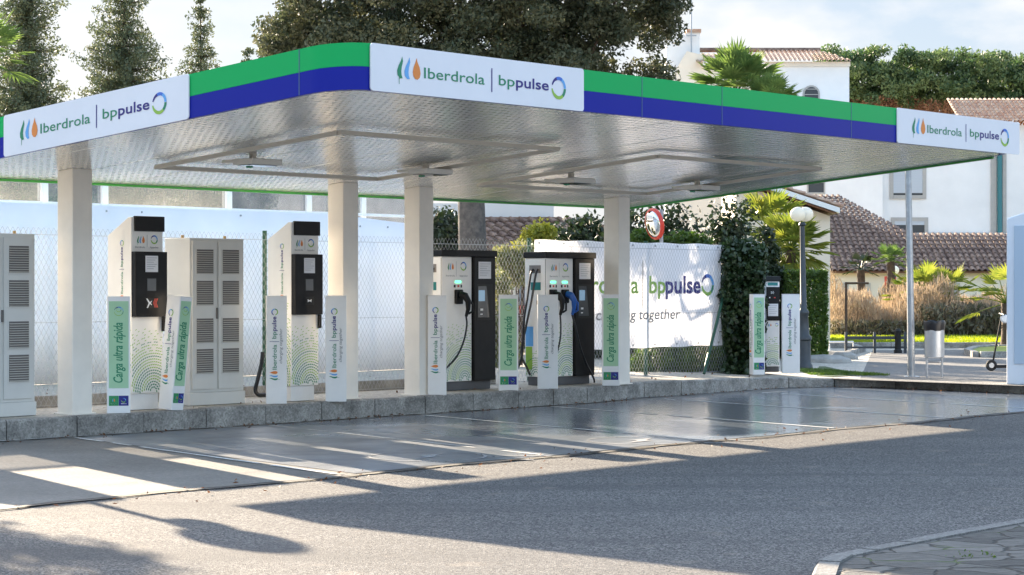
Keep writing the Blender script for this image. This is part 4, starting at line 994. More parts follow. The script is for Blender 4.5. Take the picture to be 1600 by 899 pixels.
# push scooter by the kiosk
p = gz(1549, 580, .15)
t = root('kick_scooter', 'black kick scooter parked behind the white kiosk', 'scooter', (p.x, p.y, .15), 0)
MB().box(.05, .75, -.06, .06, .06, .12, 'black_plastic').build('deck', t, .01)
for x in (0, .72): 
    wl = MB(); wl.lathe([(.10, -.025), (.11, 0), (.10, .025)], 'rubber', 18); wo = wl.build('wheel', t, smooth=True, loc=(x, 0, .11), rot=(R(90), 0, 0))
    MB().lathe([(.05, -.03), (.05, .03)], 'steel', 12).build('hub', wo)
MB().tube([(.02, 0, .12), (.10, 0, .55), (.20, 0, 1.08)], .018, 'black_plastic', 8).build('stem', t, smooth=True)
MB().tube([(.20, -.2, 1.08), (.20, .2, 1.10)], .015, 'black_plastic', 8).build('handlebar', t)
MB().lathe([(.06, -.03), (.085, 0), (.06, .03)], 'plate_white', 14).build('headlight', t, loc=(.25, -.02, 1.0), rot=(R(80), 0, 0))
# low dark barrier beyond the driveway
p = gz(1322, 546, GZ+.1)
t = root('low_barrier', 'low dark barrier with posts at the far side of the driveway', 'barrier', (p.x, p.y, GZ), R(2))
for x in (0, .7, 1.45): MB().box(x-.03, x+.03, -.03, .03, 0, .52, 'lamp_iron').build('post', t)
MB().box(.0, 1.5, -.045, -.031, .34, .42, 'lamp_iron').build('rail', t); MB().box(.0, 1.5, -.045, -.031, .12, .17, 'lamp_iron').build('rail', t)
p = gz(1403, 546, GZ+.1); t = root('bollard', 'short black bollard at the right end of the low barrier', 'bollard', (p.x, p.y, GZ))
MB().lathe([(.10, 0), (.10, .08), (.075, .10), (.075, .52), (.09, .54), (.06, .60)], 'rubber', 12).build('shaft', t, smooth=True)
p = gz(1322, 544, GZ); t = root('wooden_stake', 'thin weathered stake with crossbar in the dry planting', 'stake', (p.x, p.y, GZ))
MB().tube([(0, 0, 0), (0, 0, 1.75)], .035, 'bark_brown', 8).build('upright', t); MB().tube([(0, 0, 1.72), (.60, 0, 1.72)], .03, 'bark_brown', 8).build('crossbar', t)
# low kerb bench (white pipe rail)
p = gz(1296, 546, GZ+.1); t = root('pipe_rail', 'low white pipe rail at the edge of the sunlit lawn', 'rail', (p.x, p.y, GZ))
MB().tube([(0, 0, 0), (0, 0, .28), (.58, 0, .28), (.58, 0, 0)], .025, 'ink_white', 8).build('pipe', t)

# ================================================================== CAR behind the fence
p = gz(838, 548, .15)
t = root('parked_car', 'dark blue hatchback with red tail lights seen from behind through the fence', 'car', (at(858, 450, 50).x, 50, .2), R(-8)); t.scale = (1.12, 1.0, 1.15)
def car(t):
    W = .86; mb = MB(); sec = [(0, .30, .95), (.05, .28, 1.0), (.9, .25, 1.02), (2.6, .25, .96), (3.6, .28, .86), (3.95, .32, .70)]
    vs = []
    for y, z0, z1 in sec:
        k = 1 if .0 < y < 3.8 else .93
        for x, z in ((-W*k*.95, z0), (-W*k, z0+.15), (-W*k, z1-.12), (-W*k*.92, z1), (W*k*.92, z1), (W*k, z1-.12), (W*k, z0+.15), (W*k*.95, z0)): vs.append((x, y, z))
    n = 8; fs = [(i*n+k, i*n+(k+1) % n, (i+1)*n+(k+1) % n, (i+1)*n+k) for i in range(len(sec)-1) for k in range(n)]+[tuple(range(n-1, -1, -1)), tuple((len(sec)-1)*n+k for k in range(n))]
    mb.add(vs, fs, 'car_blue'); mb.build('body', t, .03)
    mb = MB(); V = [(-.78, .10, 1.0), (.78, .10, 1.0), (.78, 2.7, .98), (-.78, 2.7, .98), (-.62, .40, 1.45), (.62, .40, 1.45), (.62, 1.7, 1.47), (-.62, 1.7, 1.47)]
    mb.add(V, [(0, 1, 5, 4), (1, 2, 6, 5), (2, 3, 7, 6), (3, 0, 4, 7), (4, 5, 6, 7)], 'car_glass'); mb.build('windows', t, .02)
    MB().box(-.63, .63, .38, 1.72, 1.455, 1.50, 'car_blue').build('roof', t, .02)
    for x in (-1, 1): MB().prism([(x*.84, -.02, .78), (x*.50, -.035, .78), (x*.52, -.035, .98), (x*.80, -.02, 1.0)], (0, .09, 0), 'tail_red').build('tail_light', t, .01)
    MB().box(-.74, .74, -.07, .06, .38, .58, 'car_blue').build('bumper', t, .03)
    MB().box(-.26, .26, -.085, -.071, .62, .73, 'plate_white').build('number_plate', t)
    for x in (-.80, .80):
        for y in (.75, 3.15):
            wl = MB(); wl.lathe([(.28, -.10), (.32, -.07), (.32, .07), (.28, .10)], 'rubber', 22); wo = wl.build('wheel', t, loc=(x, y, .31), rot=(0, R(90), 0), smooth=True)
            MB().lathe([(.19, -.105), (.19, .105)], 'steel', 14).build('rim', wo)
car(t)

# ================================================================== TREES AND PLANTS
def conifer(label, x, y, h, rbase, tip=0.0, m='leaf_spruce', group='slender conifers against the sky', dens=1.0, lo=2.2, lsz=.10):
    t = root('conifer_tree', label, 'tree', (x, y, 0), 0, group)
    MB().tube([(0, 0, 0), (.05, 0, h*.5), (0, 0, h*.98)], [.16, .09, .015], 'bark_brown', 8).build('trunk', t, smooth=True)
    C = []; Rr = []; z = lo
    br = MB()
    while z < h-.1:
        f = (z-lo)/(h-lo); rad = rbase*(1-f)**.75*(.75+.5*random.random())+.08; nb = max(3, int(8*dens*(1-f)+4)); ph = random.random()*6
        for k in range(nb):
            a = ph+2*math.pi*k/nb+random.uniform(-.3, .3); L = rad*random.uniform(.55, 1.12)
            br.tube([(0, 0, z), (L*.5*math.cos(a), L*.5*math.sin(a), z-.03*L), (L*math.cos(a), L*math.sin(a), z+.10*L)], [.02, .014, .006], 'bark_brown', 4, cap=False)
            st_ = max(2, int(L/.16))
            for q in range(st_):
                g = (q+.8)/st_; cr = .10+.13*(1-abs(g-.5))*min(1, rad)
                C.append((L*g*math.cos(a)+random.uniform(-.06, .06), L*g*math.sin(a)+random.uniform(-.06, .06), z-.05*L*g+.12*L*g*g+random.uniform(-.08, .06))); Rr.append((cr*1.1, cr*1.1, cr*1.15))
        z += .21+.09*random.random()*(1+f)
    br.build('limbs', t)
    per = 34
    leaves('crown', clumps(C, Rr, per, .4), lsz, m, t, aspect=.42)
    return t
Y_ = 62
p = at(42, 450, Y_); conifer('broad dense conifer at the far left above the canopy sign', p.x, Y_, 13.8, 1.75, m='leaf_spruce', dens=1.5)
p = at(193, 450, Y_+3); conifer('spreading green conifer standing third from the right of the four slender ones', p.x, Y_+3, 13.2, 2.0, m='leaf_spruce', dens=1.6)
p = at(313, 450, Y_+8); conifer('thin pointed conifer with its tip near the top of the photo', p.x, Y_+8, 11.2, 1.7, m='leaf_spruce', dens=.7)
p = at(387, 450, Y_+8); conifer('conifer of which only the thin tip shows above the green band', p.x, Y_+8, 9.55, 1.2, m='leaf_spruce', dens=.6)

def fan_frond(mb, c, a, el, L, rfan, m, nb=15, droop=.35, spread=150):
    """petiole and a fan of narrow blades"""
    d = Vector((math.cos(a)*math.cos(el), math.sin(a)*math.cos(el), math.sin(el))); tip = Vector(c)+d*L-Vector((0, 0, .12*L*L*.4))
    mb.tube([c, Vector(c)+d*L*.55, tip], [.018, .014, .010], m, 4, cap=False)
    side = Vector((-math.sin(a), math.cos(a), 0)); nrm = side.cross(d).normalized()
    for k in range(nb):
        th = R(-spread/2+spread*k/(nb-1)); bd = (d*math.cos(th)+side*math.sin(th)).normalized(); ll = rfan*(1-.22*abs(th))*random.uniform(.85, 1.05)
        wv_ = bd.cross(nrm).normalized()*rfan*.045; mid = tip+bd*ll*.55-Vector((0, 0, .05*droop*ll)); end = tip+bd*ll-Vector((0, 0, droop*ll*random.uniform(.25, .7)))
        mb.add([tip, mid-wv_+nrm*.01, end, mid+wv_+nrm*.01], [(0, 1, 2), (0, 2, 3)], m)
def palm(label, x, y, z0, h, nf, L, rfan, m='leaf_palm', group='fan palms', trunk_r=.14, el=(-.3, 1.3)):
    t = root('fan_palm', label, 'palm', (x, y, z0), 0, group)
    MB().tube([(0, 0, -.2), (.03, 0, h*.5), (0, 0, h)], [trunk_r*1.2, trunk_r, trunk_r*.9], 'bark_brown', 10).build('trunk', t, smooth=True)
    mb = MB()
    for i in range(nf):
        a = i*2.399+random.uniform(-.2, .2); e = el[0]+(el[1]-el[0])*((i+.5)/nf)+random.uniform(-.12, .12)
        fan_frond(mb, (0, 0, h), a, e, L*random.uniform(.8, 1.1), rfan*random.uniform(.85, 1.1), m)
    mb.build('fronds', t); return t
# big tree over the canopy
YB = 46; p = at(740, 450, YB)
t = root('spreading_cypress', 'huge dark spreading evergreen tree rising behind the middle of the canopy', 'tree', (p.x, YB, .2))
MB().tube([(0, 0, 0), (0, 0, 1.5), (-.05, 0, 3.4), (.05, 0, 5.2), (0, 0, 6.3)], [.40, .32, .29, .22, .06], 'bark', 14).build('trunk', t, smooth=True)
cen = []; bm = MB()
def crown_pt(px_, py_, dy=0):
    q = at(px_, py_, YB+dy); return (q.x-p.x, dy, q.z-.2)
ids = []
for i in range(470):
    a = random.uniform(-1, 1); x = 4.55*a+.05; top = 2.6*math.sqrt(max(0, 1-a*a*.92)); bot = -2.6*math.sqrt(max(0, 1-abs(a)**3*.9))-.2
    zz = random.uniform(bot, top); yy = random.uniform(-1, 1)*2.6*math.sqrt(max(0, 1-a*a*.8))*(1-.3*abs(zz)/4)
    cen.append((x, yy, 8.1+zz))
# keep sky gaps near the right side
def gapf(c):
    for gx, gy, r in ((1003, 78, .34), (985, 98, .25), (1030, 105, .28)):
        g = crown_pt(gx, gy)
        if math.hypot((c[0]-g[0]), c[2]-g[2]) < r+.25: return False
    g = crown_pt(410, 10)
    if math.hypot(c[0]-g[0], c[2]-g[2]) < .62: return False
    return True
cen = [c for c in cen if gapf(c)]
cen += [crown_pt(420, 62), crown_pt(432, 80), crown_pt(450, 55), crown_pt(475, 20), crown_pt(1062, 20), crown_pt(1070, 45), crown_pt(1045, 60), crown_pt(1020, 128), crown_pt(1045, 122), crown_pt(1012, 66), crown_pt(1032, 76), crown_pt(1000, 92), crown_pt(1022, 100), crown_pt(1040, 92), crown_pt(980, 62), crown_pt(962, 86), crown_pt(1050, 72), crown_pt(985, 112), crown_pt(1000, 40), crown_pt(1040, 35)]
cen += [crown_pt(random.uniform(425, 1000), random.uniform(5, 118), random.uniform(-1.5, 1.5)) for _ in range(90)]+[crown_pt(random.uniform(590, 790), random.uniform(70, 120), random.uniform(-1.5, 1)) for _ in range(34)]
def keepc(c):
    px_ = 800+(p.x+c[0])/(YB+c[1])*F; py_ = 449.5-(c[2]+.2-EYE)/(YB+c[1])*F
    return px_ < (1062 if py_ < 48 else 1010) and px_ > 416 and gapf(c)
cen = [c for c in cen if keepc(c)]+[crown_pt(1022, 108), crown_pt(1035, 118), crown_pt(1020, 62), crown_pt(985, 116)]
rad = [(random.uniform(.34, .56), random.uniform(.34, .56), random.uniform(.24, .42)) for _ in cen]
for (x, yv, z) in random.sample(cen, 16):
    k = random.uniform(4.0, 5.8); bm.tube([(0, 0, min(k, z-.3)), (x*.35, yv*.35, min(k, z)+.1), (x*.75, yv*.75, z-.15), (x, yv, z)], [.07, .05, .028, .01], 'bark_brown', 5, cap=False)
bm.build('limbs', t, smooth=True)
leaves('crown', clumps(cen, rad, 430, .5), .10, 'leaf_conifer', t, aspect=.5)

def shrub(name, label, cat, c, r, n, m, lsz, group=None, stems=True, nb=26, cr=.38, up=0, base=0):
    """bushy plant built of leaf clumps; c = ground point, r = (rx, ry, rz)"""
    t = root(name, label, cat, c, 0, group); cc_ = in_ellipsoid(nb, r[0]*(1-cr*.5), r[1]*(1-cr*.5), r[2]*(1-cr*.4), .4); cc_[:, 2] = np.abs(cc_[:, 2])*1.0+base if base == 0 else cc_[:, 2]+base
    if stems:
        mb = MB()
        for k in range(min(10, nb)): q = cc_[k]; mb.tube([(q[0]*.1, q[1]*.1, 0), (q[0]*.5, q[1]*.5, q[2]*.55), tuple(q)], [.035, .02, .008], 'bark_brown', 4, cap=False)
        mb.build('stems', t)
    k = cr*min(r)
    leaves('foliage', clumps(cc_, [(k*random.uniform(.8, 1.3),)*3 for _ in range(nb)], n//nb, .5), lsz, m, t, aspect=.6, up=up); return t
# dark planting behind the fence
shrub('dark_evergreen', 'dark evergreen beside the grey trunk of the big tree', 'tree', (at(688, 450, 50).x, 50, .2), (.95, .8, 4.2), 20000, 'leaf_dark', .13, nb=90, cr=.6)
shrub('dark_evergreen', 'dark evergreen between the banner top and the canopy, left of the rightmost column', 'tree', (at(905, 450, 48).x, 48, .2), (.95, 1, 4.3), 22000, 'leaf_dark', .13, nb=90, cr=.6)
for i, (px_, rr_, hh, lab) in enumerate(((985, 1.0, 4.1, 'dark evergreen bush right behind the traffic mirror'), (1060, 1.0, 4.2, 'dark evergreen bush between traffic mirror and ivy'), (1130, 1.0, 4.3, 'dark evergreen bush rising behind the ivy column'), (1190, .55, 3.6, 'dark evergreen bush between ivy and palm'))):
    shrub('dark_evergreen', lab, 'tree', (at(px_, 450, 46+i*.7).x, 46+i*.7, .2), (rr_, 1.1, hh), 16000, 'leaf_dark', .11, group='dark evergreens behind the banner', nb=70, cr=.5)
shrub('yellow_shrub', 'yellow green sunlit shrub behind the fence between the wide chargers', 'shrub', (at(779, 450, 41).x, 41, .2), (.36, .6, 2.3), 14000, 'leaf_olive', .08, nb=90, cr=.5)
shrub('olive_shrub', 'olive leaved shrub top reaching over the car behind the fence', 'shrub', (at(812, 450, 42).x, 42, .2), (.52, .4, .42), 8000, 'leaf_olive', .08, nb=50, cr=.5, base=1.98)
shrub('yellow_shrub', 'bright yellow leaved shrub before the tiled roof, left of the banner', 'shrub', (at(838, 450, 44).x, 44, .2), (.60, .4, .62), 7000, 'leaf_yellow', .08, nb=50, cr=.5, base=2.3)
shrub('low_shrub', 'low leafy ground shrub below the banner, left of its diagonal brace', 'shrub', P(st(1062, 23)[0], 23.0, .2), (1.25, .5, .72), 16000, 'leaf_hedge', .07, nb=50, cr=.6)
shrub('low_shrub', 'low dark leafy shrub behind the slim fence brace', 'shrub', P(st(1120, 22.9)[0], 22.9, .2), (.55, .5, .85), 6000, 'leaf_ivy', .06, nb=40, cr=.6)
for px_, lab in ((1010, 'green climbing leaves on the fence top beside the mirror pole'), (1070, 'green climbing leaves on the fence top above the banner lettering')):
    q = at(px_, 378, 40.5); shrub('climber', lab, 'climber', (q.x, 40.5, .2), (.7, .25, .25), 2600, 'leaf_hedge', .07, stems=True, nb=30, cr=.7, base=q.z-.25, group='climbers above the banner')
# ivy column at the end of the fence
p = gz(1160, 583, .25); y0 = p.y+.45; x0 = at(1160, 450, y0).x
t = root('ivy_column', 'tall column of dark ivy covering the end of the fence', 'ivy', (x0, y0, .2))
MB().tube([(0, 0, 0), (.03, 0, 2.2)], [.12, .08], 'bark_brown', 8).build('stem', t)
cc_ = np.column_stack([rng.uniform(-.30, .30, 190), rng.uniform(-.28, .28, 190), rng.uniform(.05, 2.30, 190)])
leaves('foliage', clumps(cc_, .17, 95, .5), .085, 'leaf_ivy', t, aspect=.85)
# trimmed hedge by the lamp
y0 = 47.5; xa, xb = at(1222, 450, y0).x, at(1290, 450, y0).x
t = root('trimmed_hedge', 'square trimmed dark green hedge behind the street lamp', 'hedge', ((xa+xb)/2, y0, .15))
MB().tube([(0, 0, 0), (0, 0, 1.2)], .08, 'bark_brown', 6).build('stem', t)
hx = (xb-xa)/2-.05; n = 15000; q = rng.uniform(-1, 1, (n, 3)); ax = rng.integers(0, 3, n); k = rng.random(n) < .75
for i in range(3): sel = k & (ax == i); q[sel, i] = np.sign(q[sel, i])*(.9+.12*rng.random(sel.sum()))
leaves('foliage', q*np.array([hx, .7, .98])+np.array([0, 0, .98]), .075, 'leaf_hedge', t, aspect=.6)
# palms
p = at(1235, 425, 52); palm('tall backlit fan palm before the white gable wall, right of the ivy', p.x, 52, .15, 2.5, 56, .60, .66, 'leaf_palm_yellow', el=(-1.15, 1.35))
p = at(1200, 425, 54); palm('backlit fan palm close behind the dark evergreens by the gable', p.x, 54, .15, 3.0, 40, .7, .7, 'leaf_palm_yellow', el=(-1.1, 1.3))
for px_, Yv, hv, nf, L, rf_, m_, lab in ((1442, 67, 1.25, 26, .85, .62, 'leaf_palm_yellow', 'bushy yellow green fan palm behind the steel pole'), (1480, 67.5, 1.2, 22, .8, .6, 'leaf_palm_yellow', 'low yellow green fan palm right of the steel pole above the dry grass'),
        (1572, 56, 1.2, 16, .8, .6, 'leaf_palm_yellow', 'yellow green palm partly hidden by the white kiosk'), (1392, 69, 2.45, 18, .35, .42, 'leaf_palm', 'small palm with thick trunk in front of the tiled roof'), (1345, 70, 2.2, 14, .35, .40, 'leaf_dark', 'small dark palm left of the red wall sign')):
    p = at(px_, 450, Yv); palm(lab, p.x, Yv, GZ, hv, nf, L, rf_, m_)
for px_, Yv, zt, lab in ((1150, 84, 10.2, 'big fan palm in front of the tiled tower roof'), (1205, 82, 9.6, 'lower fan palm crown in front of the white tower wall')):
    p = at(px_, 450, Yv); palm(lab, p.x, Yv, 0, zt-1.0, 60 if px_ == 1150 else 34, 1.3 if px_ == 1150 else .8, 1.15 if px_ == 1150 else .8, 'leaf_palm', trunk_r=.2, el=(-.1, 1.5))
p = at(-34, 450, 52); palm('palm frond reaching in at the top left corner', p.x, 52, 0, 7.2, 26, .9, .8, 'leaf_palm')
# umbrella pine behind the hotel
YP = 120; 
t = root('umbrella_pine', 'wide flat topped pine crown behind the white tower', 'tree', (at(1500, 450, YP).x, YP, 0), 0)
for dx in (-4.2, -1.5, 2.2, 5.0): MB().tube([(dx, 0, 0), (dx+.3, 0, 6), (dx, 0, 12)], [.4, .3, .25], 'bark_brown', 8).build('trunk', t, smooth=True)
cc_ = []
for i in range(760):
    x = random.uniform(-7.6, 9.0); f = (x+7)/14; top = 14.75-.25*f-.5*max(0, (x-2)/7)**2; z = random.uniform(11.1, top); cc_.append((x, random.uniform(-3, 3), z))
cc_ = np.array(cc_); up_ = cc_[:, 2] > 11.9
leaves('crown', clumps(cc_[up_], [(.62, .62, .42)]*int(up_.sum()), 150, .5), .22, 'leaf_pine', t, aspect=.45, up=.7)
leaves('under_crown', clumps(cc_[~up_], [(.6, .6, .45)]*int((~up_).sum()), 130, .5), .22, 'leaf_pine_brown', t, aspect=.35)
# off-frame olive whose shade falls on the road
shrub('olive_tree', 'olive tree beyond the left edge whose shade falls on the road', 'tree', (-10.6, 25.8, 0), (1.15, 1.15, 1.0), 6000, 'leaf_olive', .12, nb=26, cr=.4, base=4.4)
# dry planting
xs = rng.uniform(at(1288, 450, 66).x, at(1582, 450, 66).x, 26000); ys = rng.uniform(65, 70, 26000)
hh = .9+.4*np.sin(xs*2.1)+.25*np.sin(xs*5.3+1); z = GZ+.1+rng.random(26000)**.8*(hh+.45)
pts = np.column_stack([xs, ys, z])
tag(leaves('dry_grass', pts[:20000], .34, 'dry_grass', up=3.2, aspect=.07), 'tall beige dry ornamental grass in front of the low building', 'grass', kind='stuff')
pts[:, 2] = GZ+.05+rng.random(26000)*(.55+.5*(xs > 12.3)); pts[:, 1] -= .4
tag(leaves('dry_shrubbery', pts[:14000], .20, 'dry_shrub', up=1.0, aspect=.35), 'grey green undergrowth at the foot of the dry grass', 'undergrowth', kind='stuff')

# ================================================================== BUILDINGS
def tile_roof(name, parent, o, ea, eb, La, Lb, m, keep=None, pa=.21, pb=.36, r=.075):
    """rows of barrel tiles; ea along the eave, eb up the slope"""
    o, ea, eb = Vector(o), Vector(ea).normalized(), Vector(eb).normalized(); nn = ea.cross(eb).normalized(); nn = nn if nn.z > 0 else -nn
    mb = MB(); na, nb = int(La/pa), int(Lb/pb)+1
    for i in range(na):
        for j in range(nb):
            a, b = (i+.5)*pa, j*pb
            if keep and not keep(a, b): continue
            jit = random.uniform(-.006, .006); V = []
            for (bb, lift, rr) in ((b-.05, .045, r*1.08), (b+pb, .018, r*.9)):
                for k in range(5):
                    th = math.pi*k/4; V.append(o+ea*(a+jit-math.cos(th)*rr)+eb*bb+nn*(lift+math.sin(th)*rr*.8))
            mb.add(V, [(k, k+1, 6+k, 5+k) for k in range(4)], m)
            mb.add([o+ea*(a+r*.8)+eb*b+nn*.018, o+ea*(a+pa-r*.8)+eb*b+nn*.018, o+ea*(a+pa-r*.8)+eb*(b+pb)+nn*.004, o+ea*(a+r*.8)+eb*(b+pb)+nn*.004], [(0, 1, 2, 3)], m)
    return mb.build(name, parent)
def rel(p, q): return Vector(p)-Vector(q)
# --- main hotel block
YH = 96; o0 = at(1265, 450, YH); t = root('hotel_block', 'large white hotel wing with grey pilasters and shuttered windows', 'building', (o0.x, YH, 0))
def X(px_, Y=YH): return at(px_, 450, Y).x-o0.x
def Zz(py_, Y=YH): return at(0, py_, Y).z
MB().box(X(1180), X(1720), 0, 9, 0, Zz(196), 'render_white').build('wall', t)
MB().box(X(1180), X(1372), -1.2, -.01, 0, Zz(196)-.3, 'render_white').build('projecting_wall', t)
for a, b in ((1369, 1378), (1548, 1556), (1566, 1572)): MB().box(X(a), X(b), -.08, -.004, 0, Zz(196)-.02, 'trim_grey').build('pilaster', t)
MB().tube([(X(1561), -.14, Zz(372)), (X(1561), -.14, Zz(200))], .11, 'teal_pipe', 10).build('downpipe', t, smooth=True)
MB().box(X(1430), X(1720), -.25, -.003, Zz(372), Zz(364), 'trim_grey').build('ledge', t)
def window(t, a, b, c, d, shut, Y0=0, fw=.16):
    x0, x1, z0, z1 = X(a), X(b), Zz(d), Zz(c)
    f = MB(); f.box(x0, x0+fw, Y0-.06, Y0-.003, z0, z1, 'trim_grey').box(x1-fw, x1, Y0-.06, Y0-.003, z0, z1, 'trim_grey').box(x0+fw, x1-fw, Y0-.06, Y0-.003, z1-fw, z1, 'trim_grey').box(x0+fw, x1-fw, Y0-.09, Y0-.003, z0, z0+fw, 'trim_grey')
    wn = f.build('window', t); g = MB()
    zt = z1-fw; zb = z0+fw; zs = zb+(zt-zb)*(1-shut)
    g.box(x0+fw, x1-fw, Y0-.02, Y0-.004, zb, zs, 'glass_dark'); g.build('pane', wn)
    if shut > 0:
        g = MB(); k = int((zt-zs)/.07)+1
        for i in range(k): g.box(x0+fw, x1-fw, Y0-.035, Y0-.005, zs+(zt-zs)*i/k+.004, zs+(zt-zs)*(i+1)/k, 'shutter')
        g.build('shutter', wn)
window(t, 1390, 1447, 258, 311, .92); window(t, 1392, 1450, 340, 372, .3); window(t, 1255, 1283, 286, 305, 0, -1.2, .06)
window(t, 1230, 1258, 200, 230, .5, -1.2, .06)
tile_roof('roof', t, (X(1495), -.5, Zz(192)), (1, 0, 0), (0, 1, .42), 9, 3.2, 'tile')
# --- tower
YT = 100; o1 = at(1050, 450, YT); t = root('tower_house', 'white tower with shallow tiled roof, arched window and chimney', 'building', (o1.x, YT, 0))
def X2(px_): return at(px_, 450, YT).x-o1.x
def Z2(py_): return at(0, py_, YT).z
MB().box(X2(1196), X2(1327), 0, 5.0, 0, Z2(101), 'render_white').build('wall', t)
MB().box(X2(1060), X2(1195.8), .6, 5.0, 0, Z2(103), 'render_cream').build('side_wall', t)
MB().prism([(X2(1060), .59, Z2(103)+.0), (X2(1100), .59, Z2(103)), (X2(1100), .59, Z2(84)), (X2(1075), .59, Z2(78))], (0, 4, 0), 'render_cream').build('gable', t)
MB().box(X2(1194), X2(1328), -.12, -.003, Z2(104), Z2(97), 'render_cream').build('cornice', t)
rw = MB()
tile_roof('roof', t, (X2(1192), -.35, Z2(97)), (1, 0, 0), (0, 1, .30), X2(1327)-X2(1192), 2.5, 'tile', keep=lambda a, b: a < (X2(1327)-X2(1192))-b*.45)
tile_roof('roof', t, (X2(1088), .25, Z2(98)), (1, 0, 0), (0, 1, .30), X2(1192)-X2(1088), 2.0, 'tile')
rd = MB(); rd.tube([(X2(1070), 2.1, Z2(97)+.78), (X2(1292), 2.1, Z2(97)+.78)], .11, 'tile_grey', 8); rd.build('ridge', t)
A = MB(); ap = [(X2(1254), 0), (X2(1281), 0)]; cx = (ap[0][0]+ap[1][0])/2; r_ = (ap[1][0]-ap[0][0])/2; zc = Z2(147)
pp = [(cx-r_, -.05, zc-1.0), (cx+r_, -.05, zc-1.0)]+[(cx+r_*math.cos(R(a)), -.05, zc+r_*math.sin(R(a))) for a in range(0, 181, 20)]
A.prism(pp, (0, .047, 0), 'trim_grey'); aw = A.build('arched_window', t)
A = MB(); q = .78; pp = [(cx-r_*q, -.075, zc-.95), (cx+r_*q, -.075, zc-.95)]+[(cx+r_*q*math.cos(R(a)), -.075, zc+r_*q*math.sin(R(a))) for a in range(0, 181, 20)]; A.prism(pp, (0, .022, 0), 'glass_dark'); A.build('pane', aw)
for k in range(3): MB().box(cx-r_*q, cx+r_*q, -.09, -.078, zc-.3+k*.25, zc-.27+k*.25, 'trim_grey').build('glazing_bar', aw)
ch = MB().prism([(X2(1044), 1.2, 0), (X2(1097), 1.2, 0), (X2(1097), 1.2, Z2(45)), (X2(1085), 1.2, Z2(42)), (X2(1044), 1.2, Z2(66))], (0, 1.2, 0), 'render_white').build('chimney', t)
MB().box(X2(1076), X2(1099), 1.1, 2.5, Z2(46), Z2(41), 'tile').build('chimney_cap', ch)
an = MB(); an.tube([(X2(1083), 1.0, Z2(95)), (X2(1083), 1.0, Z2(-30))], .035, 'galv', 6); an.tube([(X2(1075), 1.0, Z2(52)), (X2(1091), 1.0, Z2(52))], .03, 'galv', 6); an.build('antenna', t)
# --- low tiled building in front of the hotel
YL = 75.5; o2 = at(1297, 450, YL); t = root('low_building', 'low cream building with a big dark tiled roof', 'building', (o2.x, YL, 0))
def X3(px_, Y=YL): return at(px_, 450, Y).x-o2.x
ez = at(0, 424, YL).z
MB().box(X3(1290), X3(1660), .3, 6, 0, ez-.02, 'render_cream').build('wall', t)
sl_ = .466
def keep3(a, b):
    x = X3(1290)+a; run = b/math.sqrt(1+sl_**2); Yv = YL+run; zz = ez+run*sl_; px_ = 800+(x+o2.x)/Yv*F; py_ = 449.5-(zz-EYE)/Yv*F
    top = np.interp(px_, [1240, 1310, 1345, 1432, 1700], [308, 308, 328, 371, 373]); return py_ > top
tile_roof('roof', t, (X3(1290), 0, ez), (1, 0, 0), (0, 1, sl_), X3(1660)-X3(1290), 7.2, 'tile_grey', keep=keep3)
V = [(X3(1290), .02, ez-.01), (X3(1660), .02, ez-.01), (X3(1660), 2.6, ez-.01+2.58*sl_), (X3(1432), 2.6, ez-.01+2.58*sl_), (X3(1320), 5.6, ez-.01+5.58*sl_), (X3(1285), 5.6, ez-.01+5.58*sl_)]
MB().prism(V, (0, 0, -.06), 'wood_brown').build('roof_deck', t)
for a, b in ((1315, 1328), (1352, 1362), (1478, 1502)): MB().box(X3(a), X3(b), .24, .297, 1.1, at(0, 449, YL).z+.15, 'trim_grey').build('shutter', t)
p = at(1391, 441, YL-1.2); t = root('red_wall_sign', 'small square red sign on a thin post by the low cream wall', 'sign', (p.x, p.y, p.z), 0)
MB().box(-.2, .2, -.015, .0, -.2, .2, 'ink_red').build('panel', t); A = Art(); A.rect(-.13, .13, -.03, .03, 'ink_white'); A.rect(-.11, .11, .06, .09, 'ink_white'); A.rect(-.11, .08, -.10, -.07, 'ink_white'); A.build('markings', t, (0, -.015, 0), (1, 0, 0), (0, 0, 1), (0, -1, 0))
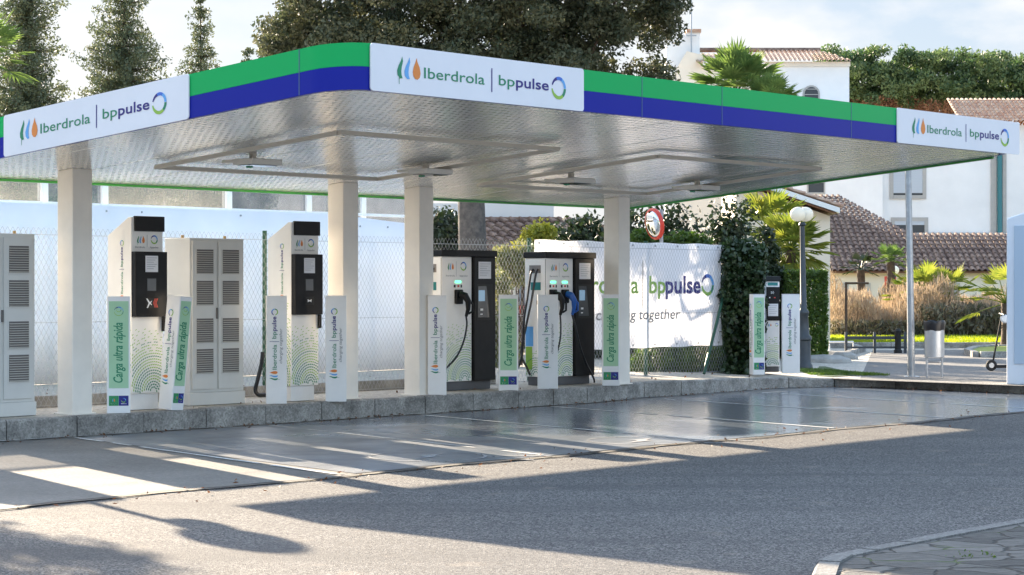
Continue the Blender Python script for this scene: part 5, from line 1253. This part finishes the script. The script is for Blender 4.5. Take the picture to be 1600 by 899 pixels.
MB().tube([(0, .01, -.19), (0, .01, -p.z)], .025, 'galv', 6).build('post', t)
# --- gable house
YG = 58; o3 = at(1195, 450, YG); t = root('gable_house', 'white house end with overhanging brown eave behind the palms', 'building', (o3.x, YG, 0))
def X4(px_): return at(px_, 450, YG).x-o3.x
def Z4(py_): return at(0, py_, YG).z
MB().prism([(X4(1150), 0, 0), (X4(1297), 0, 0), (X4(1297), 0, Z4(338)), (X4(1190), 0, Z4(300)), (X4(1150), 0, Z4(300))], (0, 4, 0), 'render_cream').build('wall', t)
MB().prism([(X4(1170), -.5, Z4(288)), (X4(1308), -.5, Z4(334)), (X4(1308), -.5, Z4(326)), (X4(1170), -.5, Z4(280))], (0, 4.4, 0), 'frame_white').build('eave_board', t)
MB().prism([(X4(1170), -.45, Z4(290)), (X4(1304), -.45, Z4(335.2)), (X4(1304), -.45, Z4(334)), (X4(1170), -.45, Z4(288.6))], (0, 4.2, 0), 'wood_brown').build('soffit', t)
ang = math.atan2(Z4(326)-Z4(280), X4(1308)-X4(1170))
tile_roof('roof', t, (X4(1308)+.05, -.5, Z4(325.5)), (0, 1, 0), (-math.cos(ang), 0, -math.sin(ang)), 4.3, (X4(1308)-X4(1170))/math.cos(ang), 'tile')
# --- tiled outhouse behind the shrub, with white wall above
YO = 56; o4 = at(755, 450, YO); t = root('tiled_outhouse', 'sunlit tiled lean-to roof against a white wall behind the big tree', 'building', (o4.x, YO, 0))
def X5(px_, Y=YO): return at(px_, 450, Y).x-o4.x
ez = at(0, 400, YO).z
MB().box(X5(700), X5(900), .1, 3, 0, ez-.02, 'render_cream').build('wall', t)
MB().box(X5(640), X5(868), 2.4, 3.2, ez, at(0, 318, YO+2.4).z, 'render_white').build('upper_wall', t)
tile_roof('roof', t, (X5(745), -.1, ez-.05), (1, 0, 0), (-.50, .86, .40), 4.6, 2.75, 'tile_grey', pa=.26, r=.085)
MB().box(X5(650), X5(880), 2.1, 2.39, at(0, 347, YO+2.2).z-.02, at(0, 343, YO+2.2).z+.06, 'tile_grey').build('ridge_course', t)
